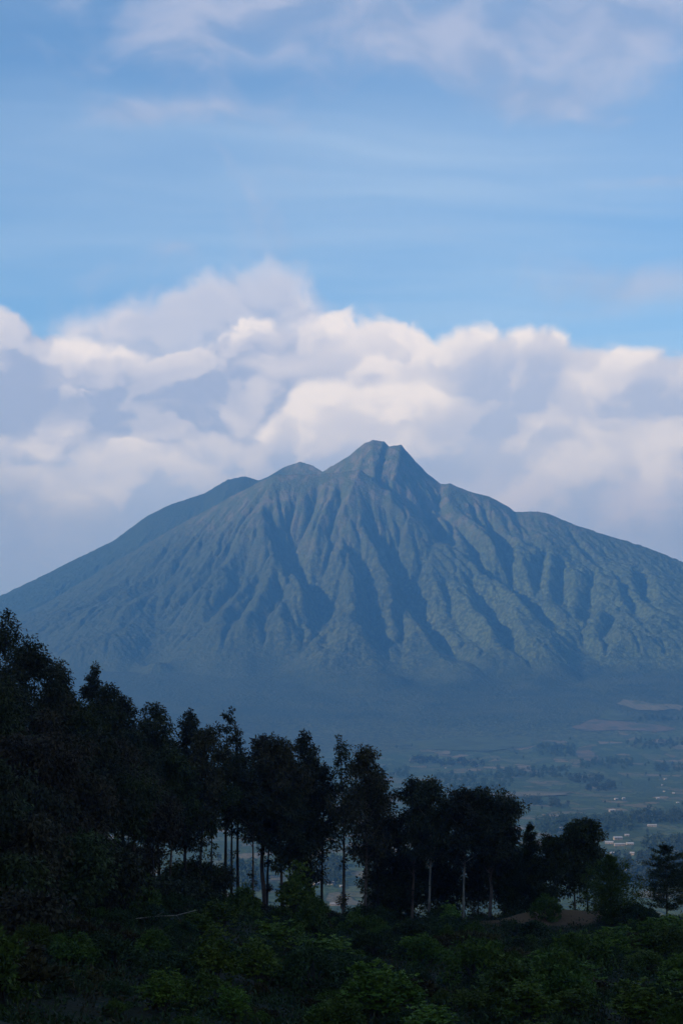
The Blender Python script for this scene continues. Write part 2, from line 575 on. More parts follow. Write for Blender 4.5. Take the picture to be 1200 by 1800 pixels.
    # smaller gullies that water has cut: many drops run down together
    i0 = int(np.searchsorted(MX, -2040)); i1 = int(np.searchsorted(MX, 2040)) + 1; j1 = len(yin)
    S = H[:j1, i0:i1].copy()
    S0 = S.copy()
    S += (fbm(GX[:j1, i0:i1] / 60.0, GY[:j1, i0:i1] / 60.0, 51, 3) - 0.5) * 9 * sstep(S - base[:j1, i0:i1], 20, 200)
    ny, nx = S.shape
    rs = np.random.RandomState(4)
    crest = S.copy()
    for batch in range(40):
        n = 5000
        px = rs.uniform(3, nx - 4, n); py = rs.uniform(3, ny - 4, n)
        vx = np.zeros(n); vy = np.zeros(n); sed = np.zeros(n); vel = np.ones(n)
        for step in range(46):
            ix = px.astype(int); iy = py.astype(int); fx = px - ix; fy = py - iy
            a = S[iy, ix]; b = S[iy, ix + 1]; c = S[iy + 1, ix]; d = S[iy + 1, ix + 1]
            gx = (b - a) * (1 - fy) + (d - c) * fy; gy = (c - a) * (1 - fx) + (d - b) * fx
            h = (a * (1 - fx) + b * fx) * (1 - fy) + (c * (1 - fx) + d * fx) * fy
            vx = vx * 0.35 - gx; vy = vy * 0.35 - gy
            l = np.hypot(vx, vy) + 1e-6
            sx = vx / l; sy = vy / l
            nxp = np.clip(px + sx, 2, nx - 4); nyp = np.clip(py + sy, 2, ny - 4)
            jx = nxp.astype(int); jy = nyp.astype(int); ex = nxp - jx; ey = nyp - jy
            h2 = (S[jy, jx] * (1 - ex) + S[jy, jx + 1] * ex) * (1 - ey) + (S[jy + 1, jx] * (1 - ex) + S[jy + 1, jx + 1] * ex) * ey
            dh = h - h2
            cap = np.clip(dh, 0, 9) * 0.6 * np.minimum(1, step / 8.0)
            er = np.where(dh > 0, np.minimum((cap - sed) * 0.3, dh * 0.35), np.minimum(-sed, dh) * 0.5)
            er = np.clip(er, -0.7, 0.8)
            sed = sed + er
            for (ddx, ddy, w) in ((0, 0, (1 - fx) * (1 - fy)), (1, 0, fx * (1 - fy)), (0, 1, (1 - fx) * fy), (1, 1, fx * fy)):
                np.add.at(S, (iy + ddy, ix + ddx), -er * w)
            px, py = nxp, nyp
    edge = np.minimum(np.minimum(np.arange(nx), np.arange(nx)[::-1])[None, :], np.minimum(np.arange(ny), np.arange(ny)[::-1])[:, None])
    k = sstep(edge, 2, 30) * (0.1 + 0.9 * sstep(dmin[:j1, i0:i1], 10, 130)) * sstep(S0 - base[:j1, i0:i1], 5, 120)
    dlt = np.clip(S - S0, -45, 14) * k
    H[:j1, i0:i1] = S0 + dlt
    # the ragged canopy of the forest on its flanks
    up = sstep(H - base, 15, 120)
    can = np.random.RandomState(9).rand(*H.shape)
    patch = sstep(fbm(GX / 170.0, GY / 170.0, 62, 3), 0.3, 0.68)
    H += ((can - 0.5) * (3.0 + 9.0 * patch) + (fbm(GX / 24.0, GY / 24.0, 61, 2) - 0.5) * 12.0) * up * np.where(np.abs(GX) < 2100, 1, 0.3) * (0.45 + 0.55 * sstep(1150 - H, 0, 500)) * (0.65 + 0.35 * sstep(dmin, 0, 120))
    H += (can - 0.5) * (1.0 + 5.0 * patch) * (1 - up) * (np.abs(GX) < 2100) * sstep(GY, 7010, 7080)
    return H


MH = build_mountain()

def mat(name):
    m = bpy.data.materials.new(name)
    m.use_nodes = True
    m.node_tree.nodes.clear()
    b = NB(m.node_tree)
    p = b.node('ShaderNodeBsdfPrincipled')
    o = b.node('ShaderNodeOutputMaterial')
    m.node_tree.links.new(p.outputs[0], o.inputs['Surface'])
    p.inputs['Roughness'].default_value = 0.9
    p.inputs['Specular IOR Level'].default_value = 0.15
    return m, b, p


def bump(b, p, h, strength, dist):
    n = b.node('ShaderNodeBump')
    n.inputs['Strength'].default_value = strength
    n.inputs['Distance'].default_value = dist
    b.put(n.inputs['Height'], h)
    b.nt.links.new(n.outputs[0], p.inputs['Normal'])


def land_material():
    """forest on the flanks, scrub and bare scars high up, a patchwork of plots on the plain"""
    m, b, p = mat('land')
    g = b.node('ShaderNodeNewGeometry')
    P = g.outputs['Position']
    x, y, z = b.sep(P)
    flat = b.comb(x, y, 0.0)
    # plots: long narrow cells, ploughed, fallow and green
    wv = b.vmath('SCALE', b.vmath('SUBTRACT', b.noise(flat, 0.004, 2.0, out='Color', dim='2D'), (0.5, 0.5, 0.5)), 120.0)
    q = b.vmath('MULTIPLY', b.vmath('ADD', flat, wv), (1.0, 0.52, 1.0))
    cell = b.voro(q, 0.024, out='Color', dim='2D')
    cr, cg, cb = b.sep(cell)
    plot = b.ramp(cr, [(0.0, (0.030, 0.050, 0.022)), (0.3, (0.030, 0.052, 0.018)), (0.55, (0.046, 0.074, 0.027)), (0.8, (0.066, 0.082, 0.037)), (0.94, (0.10, 0.090, 0.055)), (1.0, (0.15, 0.125, 0.085))])
    strip = b.math('SINE', b.mul(b.add(x, b.mul(y, b.sub(cg, 0.5))), 0.5))
    plot = b.mix(b.mul(b.rng(strip, -0.4, 0.9), 0.25), plot, (0.035, 0.05, 0.022))
    hedge = b.voro(q, 0.024, feature='DISTANCE_TO_EDGE', dim='2D')
    plot = b.mix(b.rng(hedge, 0.07, 0.02), plot, (0.020, 0.034, 0.015))
    # forest
    n1 = b.noise(P, 0.0022, 5.0, 0.55)
    n2 = b.noise(P, 0.028, 4.0, 0.6)
    forest = b.mix(b.rng(n1, 0.35, 0.65), (0.025, 0.037, 0.017), (0.046, 0.060, 0.026))
    forest = b.mix(b.rng(n2, 0.35, 0.75), forest, (0.074, 0.087, 0.040))
    spots = b.voro(P, 0.055, out='Distance')
    forest = b.mix(b.mul(b.rng(spots, 0.3, 0.72), 0.85), forest, (0.012, 0.018, 0.009))
    forest = b.mix(b.mul(b.rng(b.add(x, b.mul(b.sub(n1, 0.5), 900.0)), 0.0, 1000.0), b.rng(spots, 0.6, 0.2, 0.15, 0.6)), forest, (0.074, 0.108, 0.044))
    n3 = b.noise(b.vmath('MULTIPLY', P, (0.55, 1.0, 1.0)), 0.0065, 4.0, 0.6)
    forest = b.mix(b.mul(b.rng(n3, 0.5, 0.7), 0.4), forest, (0.066, 0.080, 0.037))
    # scrub and scars near the top
    scars = b.noise(b.vmath('MULTIPLY', P, (1.0, 1.0, 0.12)), 0.02, 5.0, 0.6)
    high = b.rng(b.add(z, b.mul(b.sub(n1, 0.5), 500.0)), 560.0, 1150.0)
    top = b.mix(b.rng(scars, 0.42, 0.66), (0.054, 0.069, 0.034), (0.115, 0.102, 0.070))
    forest = b.mix(high, forest, top)
    # dense old forest in the belt round the foot
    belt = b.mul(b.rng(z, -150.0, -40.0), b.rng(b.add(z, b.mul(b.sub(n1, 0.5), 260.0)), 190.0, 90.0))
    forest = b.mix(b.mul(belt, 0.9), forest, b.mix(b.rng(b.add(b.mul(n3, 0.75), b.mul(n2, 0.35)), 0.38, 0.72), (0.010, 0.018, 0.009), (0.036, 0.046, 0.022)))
    west_shade = b.mul(b.rng(b.add(x, b.mul(b.sub(n1, 0.5), 1100.0)), 250.0, -900.0), b.rng(z, 1000.0, 600.0))  # cloud shadow on the left flank, painted as darker forest colour
    forest = b.mix(b.mul(west_shade, 0.7), forest, b.mix(n2, (0.016, 0.026, 0.013), (0.046, 0.056, 0.025)))
    back = b.mul(b.rng(y, 9560.0, 9700.0), b.rng(x, -230.0, -380.0))  # shade on the ridge behind, painted into its forest colour
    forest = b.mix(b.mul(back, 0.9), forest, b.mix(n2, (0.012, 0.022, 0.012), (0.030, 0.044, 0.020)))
    line = b.add(y, b.mul(b.sub(b.noise(flat, 0.0016, 4.0, dim='2D'), 0.5), 1300.0))
    line = b.sub(line, b.mul(b.rng(x, 300.0, 1300.0), 650.0))
    wild = b.rng(line, 6250.0, 6420.0)
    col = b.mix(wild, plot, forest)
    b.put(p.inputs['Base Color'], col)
    bump(b, p, b.noise(P, 0.07, 3.0, 0.65), 0.9, 9.0)
    return m


LAND = land_material()
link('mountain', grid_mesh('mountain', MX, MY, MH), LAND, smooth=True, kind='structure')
vy = np.concatenate([np.arange(520, 3000, 20.0), np.arange(3000, 7100.1, 16.0)])
vx = np.concatenate([MX[(MX < -1800)], np.arange(-1800, 1801, 16.0), MX[(MX > 1800)]])
vgx, vgy = np.meshgrid(vx, vy)
VZ = plain_z(vgx, vgy)
jit = np.random.RandomState(3).rand(*VZ.shape)
VZ += (jit - 0.5) * 1.6 * (1 - sstep(vgy, 6900, 6985))
VZ -= 0.6 * sstep(vgy, 6960, 7000) + 12.0 * sstep(vgy, 7000, 7060)
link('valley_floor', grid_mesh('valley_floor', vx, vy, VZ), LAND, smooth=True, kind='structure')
# land beyond, out to the horizon
ang = np.linspace(0, 2 * math.pi, 73)[:-1]
rad = np.array([0, 3000, 9000, 16000, 26000, 40000.0])
gv = [(0, 0, -275.0)] + [(r * math.cos(a), r * math.sin(a), -275.0) for r in rad[1:] for a in ang]
gf = [(0, 1 + k, 1 + (k + 1) % 72) for k in range(72)] + [(1 + r * 72 + k, 1 + (r + 1) * 72 + k, 1 + (r + 1) * 72 + (k + 1) % 72, 1 + r * 72 + (k + 1) % 72) for r in range(4) for k in range(72)]
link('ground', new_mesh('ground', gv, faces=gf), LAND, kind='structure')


def hill_material():
    m, b, p = mat('hill_soil')
    g = b.node('ShaderNodeNewGeometry')
    P = g.outputs['Position']
    n = b.noise(P, 0.35, 5.0, 0.6)
    n2 = b.noise(P, 2.2, 4.0, 0.6)
    c = b.mix(b.rng(n, 0.35, 0.65), (0.016, 0.020, 0.007), (0.030, 0.025, 0.010))
    x, y, z = b.sep(P)
    dx = b.div(b.sub(x, 32.0), 13.0); dy = b.div(b.sub(y, 271.0), 9.0)
    near = b.rng(b.add(b.add(b.mul(dx, dx), b.mul(dy, dy)), b.mul(b.sub(n, 0.5), 1.6)), 1.0, 0.4)
    c = b.mix(near, c, b.mix(n2, (0.15, 0.080, 0.038), (0.26, 0.145, 0.070)))
    b.put(p.inputs['Base Color'], b.mix(b.mul(n2, 0.35), c, (0.018, 0.019, 0.008)))
    bump(b, p, n2, 0.6, 0.3)
    return m


HILL = hill_material()
hx = np.concatenate([-np.array(grow(80, 1300, 4, 1.12))[::-1], np.arange(-79, 80, 1.5), np.array(grow(80, 900, 3, 1.12))])
hy = np.concatenate([-np.array(grow(10, 1000, 3, 1.14))[::-1], np.arange(-8, 320, 1.5), np.array(grow(320, 760, 2, 1.07))])
hgx, hgy = np.meshgrid(hx, hy)
HZ = np.maximum(hill_z(hgx, hgy), -290)
link('hillside', grid_mesh('hillside', hx, hy, HZ), HILL, smooth=True, kind='structure')

# ------------------------------------------------------------------ foliage and bark
def leaf_material(name, dark, mid, bright, gloss=0.08, rough=0.6):
    m, b, p = mat(name)
    g = b.node('ShaderNodeNewGeometry')
    oi = b.node('ShaderNodeObjectInfo')
    n = b.noise(g.outputs['Position'], 0.45, 3.0, 0.55)
    f = b.add(b.mul(g.outputs['Random Per Island'], 0.55), b.mul(b.rng(n, 0.3, 0.7), 0.45))
    c = b.ramp(f, [(0.0, dark), (0.5, mid), (1.0, bright)])
    hs = b.node('ShaderNodeHueSaturation')
    b.put(hs.inputs['Hue'], b.rng(oi.outputs['Random'], 0, 1, 0.478, 0.515, 'LINEAR'))
    b.put(hs.inputs['Value'], b.rng(oi.outputs['Random'], 0, 1, 0.8, 1.2, 'LINEAR'))
    b.put(hs.inputs['Color'], c)
    b.put(p.inputs['Base Color'], hs.outputs[0])
    p.inputs['Roughness'].default_value = rough
    p.inputs['Specular IOR Level'].default_value = gloss
    return m


def bark_material(name, a, c):
    m, b, p = mat(name)
    g = b.node('ShaderNodeNewGeometry')
    n = b.noise(b.vmath('MULTIPLY', g.outputs['Position'], (1.0, 1.0, 0.18)), 3.0, 5.0, 0.6)
    b.put(p.inputs['Base Color'], b.mix(b.rng(n, 0.35, 0.68), a, c))
    bump(b, p, n, 0.5, 0.05)
    return m


LEAF = {
    'gum': leaf_material('gum_leaf', (0.020, 0.023, 0.011), (0.038, 0.040, 0.018), (0.078, 0.066, 0.027)),
    'gum_brown': leaf_material('gum_leaf_brown', (0.026, 0.023, 0.011), (0.052, 0.042, 0.019), (0.095, 0.066, 0.028)),
    'gum_green': leaf_material('gum_leaf_green', (0.022, 0.029, 0.010), (0.042, 0.050, 0.015), (0.080, 0.084, 0.024)),
    'conifer': leaf_material('conifer_needle', (0.020, 0.026, 0.010), (0.036, 0.044, 0.015), (0.066, 0.068, 0.024)),
    'green': leaf_material('green_leaf', (0.030, 0.046, 0.009), (0.060, 0.088, 0.013), (0.115, 0.140, 0.022)),
    'bright': leaf_material('bright_leaf', (0.042, 0.068, 0.010), (0.082, 0.120, 0.015), (0.155, 0.190, 0.026)),
    'dark': leaf_material('dark_leaf', (0.016, 0.026, 0.009), (0.032, 0.047, 0.014), (0.062, 0.078, 0.022)),
    'dry': leaf_material('dry_leaf', (0.026, 0.022, 0.008), (0.052, 0.041, 0.013), (0.100, 0.072, 0.024)),
    'far': leaf_material('far_leaf', (0.016, 0.027, 0.013), (0.026, 0.040, 0.018), (0.040, 0.055, 0.024)),
}
BARK = {
    'pale': bark_material('pale_bark', (0.13, 0.10, 0.075), (0.29, 0.24, 0.18)),
    'brown': bark_material('brown_bark', (0.09, 0.06, 0.042), (0.20, 0.14, 0.10)),
    'dark': bark_material('dark_bark', (0.035, 0.028, 0.022), (0.09, 0.07, 0.05)),
}


class Geo:
    """collects quads"""
    def __init__(self):
        self.v = []; self.q = []; self.n = 0

    def push(self, v, q):
        self.v.append(np.asarray(v, float)); self.q.append(np.asarray(q, int) + self.n); self.n += len(v)

    def tube(self, pts, rad, sides=6):
        pts = np.asarray(pts, float); rad = np.asarray(rad, float)
        t = np.gradient(pts, axis=0); t /= np.linalg.norm(t, axis=1)[:, None] + 1e-9
        ref = np.where(np.abs(t[:, 2:3]) > 0.9, np.array([[1.0, 0, 0]]), np.array([[0, 0, 1.0]]))
        a = np.cross(t, ref); a /= np.linalg.norm(a, axis=1)[:, None] + 1e-9
        for i in range(1, len(a)):
            if np.dot(a[i], a[i - 1]) < 0:
                a[i] = -a[i]
        b = np.cross(t, a)
        th = np.arange(sides) * 2 * np.pi / sides
        ring = pts[:, None, :] + rad[:, None, None] * (a[:, None, :] * np.cos(th)[None, :, None] + b[:, None, :] * np.sin(th)[None, :, None])
        m = len(pts)
        i = np.arange(m - 1)[:, None] * sides; k = np.arange(sides)[None, :]; k2 = (k + 1) % sides
        q = np.stack([i + k, i + k2, i + sides + k2, i + sides + k], -1).reshape(-1, 4)
        self.push(ring.reshape(-1, 3), q)

    def leaves(self, pos, dirs, length, width, rs):
        n = len(pos)
        d = dirs / (np.linalg.norm(dirs, axis=1)[:, None] + 1e-9)
        r = rs.normal(size=(n, 3))
        s = np.cross(d, r); s /= np.linalg.norm(s, axis=1)[:, None] + 1e-9
        up = np.cross(s, d)
        L = np.asarray(length)[:, None]; W = np.asarray(width)[:, None]
        p0 = pos; p2 = pos + d * L
        mid = pos + d * L * 0.45 + up * W * 0.18
        v = np.stack([p0, mid + s * W * 0.5, p2, mid - s * W * 0.5], 1).reshape(-1, 3)
        self.push(v, np.arange(4 * n).reshape(-1, 4))

    def mesh(self, name):
        return new_mesh(name, np.concatenate(self.v), quads=np.concatenate(self.q))


def clump(g, c, r, n, rs, size, droop, flat=0.85):
    """one tuft of leaves, fuller at its outside"""
    p = rs.normal(size=(n, 3)); p /= np.linalg.norm(p, axis=1)[:, None]
    rr = rs.rand(n) ** 0.45
    off = p * rr[:, None] * np.array([r, r, r * flat])
    d = p * 0.55 + rs.normal(size=(n, 3)) * 0.45 + np.array([0, 0, -droop])
    l = size * rs.uniform(0.6, 1.35, n)
    g.leaves(np.asarray(c) + off, d, l, l * rs.uniform(0.36, 0.55, n), rs)


def gum_tree(rs, h, w, cb=0.42, dens=1.0, lean=0.0, fork=False, airy=False, low=3, k_leaf=0.44, own_limbs=False):
    """slender eucalyptus: bare pole, upswept limbs and tufted crown"""
    T, F = Geo(), Geo()
    r0 = 0.0088 * h + 0.05
    limbs = []

    def stem(base, top, ra, rb, n=11, wob=0.012):
        t = np.linspace(0, 1, n)
        p = base[None, :] * (1 - t)[:, None] + top[None, :] * t[:, None]
        ph = rs.rand(4) * 6.28
        p[:, 0] += wob * h * (np.sin(t * 5 + ph[0]) - np.sin(ph[0])) * t; p[:, 1] += wob * h * (np.sin(t * 4 + ph[1]) - np.sin(ph[1])) * t
        T.tube(p, ra + (rb - ra) * t ** 0.9, 7)
        return p

    tip = np.array([lean * h, rs.uniform(-0.02, 0.02) * h, h])
    stems = []
    if fork:
        fz = 0.34
        a = stem(np.zeros(3), np.array([0.0, 0, fz * h]), r0 * 1.25, r0, 6)
        stems.append((stem(a[-1], tip + np.array([-0.10 * w, 0, 0]), r0 * 0.8, 0.02), fz))
        stems.append((stem(a[-1], tip + np.array([0.75 * w, 0.2 * w, -0.10 * h]), r0 * 0.7, 0.02), fz))
    else:
        stems.append((stem(np.array([0, 0, -0.4]), tip, r0, 0.025), 0.0))
    for p, z0 in stems:
        def on(t):
            f = np.clip((t - z0) / (1 - z0), 0, 1) * (len(p) - 1); i = min(int(f), len(p) - 2)
            return p[i] + (p[i + 1] - p[i]) * (f - i)
        nl = int((16 if airy else 22) * max(0.7, (1 - cb) / 0.55))
        az = rs.rand() * 6.28
        for k in range(nl):
            u = (k + rs.uniform(0, 0.8)) / nl
            t = cb + (0.98 - cb) * u
            az += 2.4 + rs.uniform(-0.5, 0.5)
            env = math.sin(math.pi * min(1, 0.16 + 0.80 * u)) ** 0.7 * (1.0 - 0.5 * u)
            ln = w * env * rs.uniform(0.5, 1.4)
            el = rs.uniform(0.45, 1.0)
            a = on(t)
            d = np.array([math.cos(az) * math.cos(el), math.sin(az) * math.cos(el), math.sin(el)])
            s = np.linspace(0, 1, 5)[:, None]
            lp = a + d * ln * 1.15 * s + np.array([0, 0, 0.22 * ln]) * s * s
            lp[:, 2] = np.minimum(lp[:, 2], tip[2] - 0.4)
            rl = max(0.025, r0 * 0.36 * (1 - 0.7 * u))
            if own_limbs:
                G1 = Geo(); G1.tube(lp, np.linspace(rl * 1.2, 0.015, 5), 5); limbs.append(G1.mesh('limb'))
            else:
                T.tube(lp, np.linspace(rl, 0.015, 5), 5)
            for fr in ((0.55, 0.8, 1.0) if ln > 1.2 else (0.75, 1.0)):
                c = lp[0] + (lp[-1] - lp[0]) * fr + rs.normal(size=3) * 0.2 * ln * (0.5 if fr == 1.0 else 1.0)
                r = (0.36 + 0.18 * fr) * w * rs.uniform(0.5, 0.95) * (0.6 + 0.4 * env)
                r = min(max(r, 0.6), 2.3)
                clump(F, c, r, int(78 * dens * (0.5 + r ** 1.8 * 0.75) * (0.6 if airy else 1.0)), rs, k_leaf, 0.55)
        for k in range(4):
            clump(F, tip + np.array([rs.normal() * 0.18 * w, rs.normal() * 0.18 * w, -k * 0.05 * h + 0.1]), 0.5 + 0.16 * k, int(55 * dens), rs, k_leaf * 0.9, 0.2, 1.2)
        for k in range(low):
            t = rs.uniform(0.12, cb)
            c = on(t) + rs.normal(size=3) * np.array([0.5, 0.5, 0.3])
            clump(F, c, rs.uniform(0.4, 0.9), int(45 * dens), rs, k_leaf * 0.9, 0.5)
    return T.mesh('trunk'), F.mesh('crown'), limbs


def conifer(rs, h, w, cb=0.12, tiers=17, layered=False, k_leaf=0.34):
    """cypress or pine: straight stem, whorls of feathery branches"""
    T, F = Geo(), Geo()
    t = np.linspace(0, 1, 9)
    p = np.stack([0.01 * h * np.sin(t * 5), 0.01 * h * np.cos(t * 4), -0.4 + (h + 0.4) * t], -1)
    T.tube(p, 0.011 * h * (1 - t) + 0.02, 7)
    for k in range(tiers):
        u = k / (tiers - 1)
        z = h * (cb + (0.97 - cb) * u)
        nb = 6 if layered else 8
        a0 = rs.rand() * 6.28
        for j in range(nb):
            az = a0 + j * 6.283 / nb + rs.uniform(-0.3, 0.3)
            prof = (1 - u) ** 0.6 * (0.6 + 0.4 * min(1, u * 4)) if layered else min(1.0, (1.02 - u) * 1.5) ** 0.8 * (0.75 + 0.25 * min(1, u * 5))
            ln = max(0.25, w * prof * rs.uniform(0.5, 1.3))
            up = rs.uniform(0.0, 0.55) if layered else rs.uniform(0.25, 0.8)
            e = np.array([math.cos(az) * ln, math.sin(az) * ln, up * ln])
            a = np.array([0, 0, min(0.96 * h, z + rs.uniform(-0.04, 0.04) * h)])
            T.tube(np.stack([a, a + e * 0.5 + np.array([0, 0, -0.05 * ln]), a + e]), [0.035, 0.025, 0.01], 4)
            n = int((190 if layered else 170) * (0.35 + ln / max(w, 0.5)))
            f = rs.rand(n) ** 0.7
            pos = a + e * f[:, None] + rs.normal(size=(n, 3)) * np.array([0.16, 0.16, 0.10 if layered else 0.2]) * (0.6 + 0.5 * ln)[None] if False else a + e * f[:, None] + rs.normal(size=(n, 3)) * np.array([1, 1, 0.55 if layered else 1.1]) * 0.13 * (0.6 + 0.5 * ln)
            d = e / (np.linalg.norm(e) + 1e-6) + rs.normal(size=(n, 3)) * 0.55 + np.array([0, 0, 0.15])
            l = k_leaf * rs.uniform(0.6, 1.3, n)
            F.leaves(pos, d, l, l * 0.3, rs)
    clump(F, (p[-1][0], p[-1][1], h - 0.15), 0.3, 40, rs, k_leaf * 0.8, -0.5, 1.8)
    return T.mesh('trunk'), F.mesh('crown')


def shrub(rs, w, h, leaf=0.2, n_clump=34, per=80, rosette=False, upright=0.0):
    """many-stemmed bush: mounds of leaf gathered on an uneven dome"""
    T, F = Geo(), Geo()
    lobes = [(rs.uniform(-0.45, 0.45) * w, rs.uniform(-0.45, 0.45) * w, rs.uniform(0.45, 0.75) * w, rs.uniform(0.7, 1.0) * h) for _ in range(4)]
    for k in range(n_clump):
        lx, ly, lw, lh = lobes[k % 4]
        az = rs.rand() * 6.283; rr = rs.rand() ** 0.5
        dome = math.sqrt(max(0.0, 1 - rr * rr))
        c = np.array([lx + math.cos(az) * rr * lw, ly + math.sin(az) * rr * lw, lh * (0.12 + 0.88 * dome) * rs.uniform(0.82, 1.03)])
        if k % 3 == 0:
            T.tube(np.stack([np.array([rs.normal() * 0.08, rs.normal() * 0.08, -0.3]), c * np.array([0.4, 0.4, 0.6]), c]), [0.05, 0.035, 0.012], 4)
        r = rs.uniform(0.12, 0.2) * w
        if rosette:
            for j in range(max(3, per // 14)):
                cc = c + rs.normal(size=3) * r * 0.7
                a = np.linspace(0, 6.283, 9)[:-1] + rs.rand() * 6
                d = np.stack([np.cos(a), np.sin(a), rs.uniform(-0.35, 0.3, 8)], -1)
                l = leaf * rs.uniform(0.7, 1.25, 8)
                F.leaves(np.repeat(cc[None], 8, 0), d, l, l * 0.42, rs)
        else:
            clump(F, c, r, per, rs, leaf, 0.1 - upright, 0.75)
    return T.mesh('stem'), F.mesh('foliage')


def on_hill(px, py):
    a, b = ray(px, py)
    Y = np.arange(40.0, 420.0, 0.5)
    k = np.argmax(hill_z(a * Y, Y) > b * Y)
    return a * Y[k], Y[k]


def plant(name, xy, meshes, leafm, barkm, label, category, group=None, rz=0.0, sc=(1, 1, 1), sink=0.15, names=('trunk', 'crown')):
    x, y = xy
    t = thing(name, (x, y, float(hill_z(x, y)) - sink), label, category, group, rz)
    t.scale = sc
    for nm, me, m in zip(names, meshes, (barkm, leafm)):
        if not me.materials:
            me.materials.append(m)
        part = link(nm, me, None, t)
        if nm == 'trunk' and len(meshes) > 2:
            for lm in meshes[2]:
                link('limb', lm, barkm, part)
    return t


def stand(spec):
    """a tree given by where its trunk and top stand in the photograph and how far off it is"""
    kind, px, top, d, hw, leafk, barkk, label, opt = spec
    rs = np.random.RandomState(int(px * 7 + top))
    a, b = ray(px, top)
    x = a * d; z = float(hill_z(x, d)); h = b * d - z
    w = hw * d / 3200.0 * (1.22 if kind == 'gum' else 1.1)
    if kind == 'gum':
        opt.setdefault('lean', float(rs.uniform(-0.035, 0.035)))
        ms = gum_tree(rs, h, w, **opt)
        name = 'eucalyptus_tree'
    else:
        ms = conifer(rs, h, w, **opt)
        name = 'conifer_tree'
    return plant(name, (x, d), ms, LEAF[leafk], BARK[barkk], label, 'tree', 'trees along the dark hill crest')


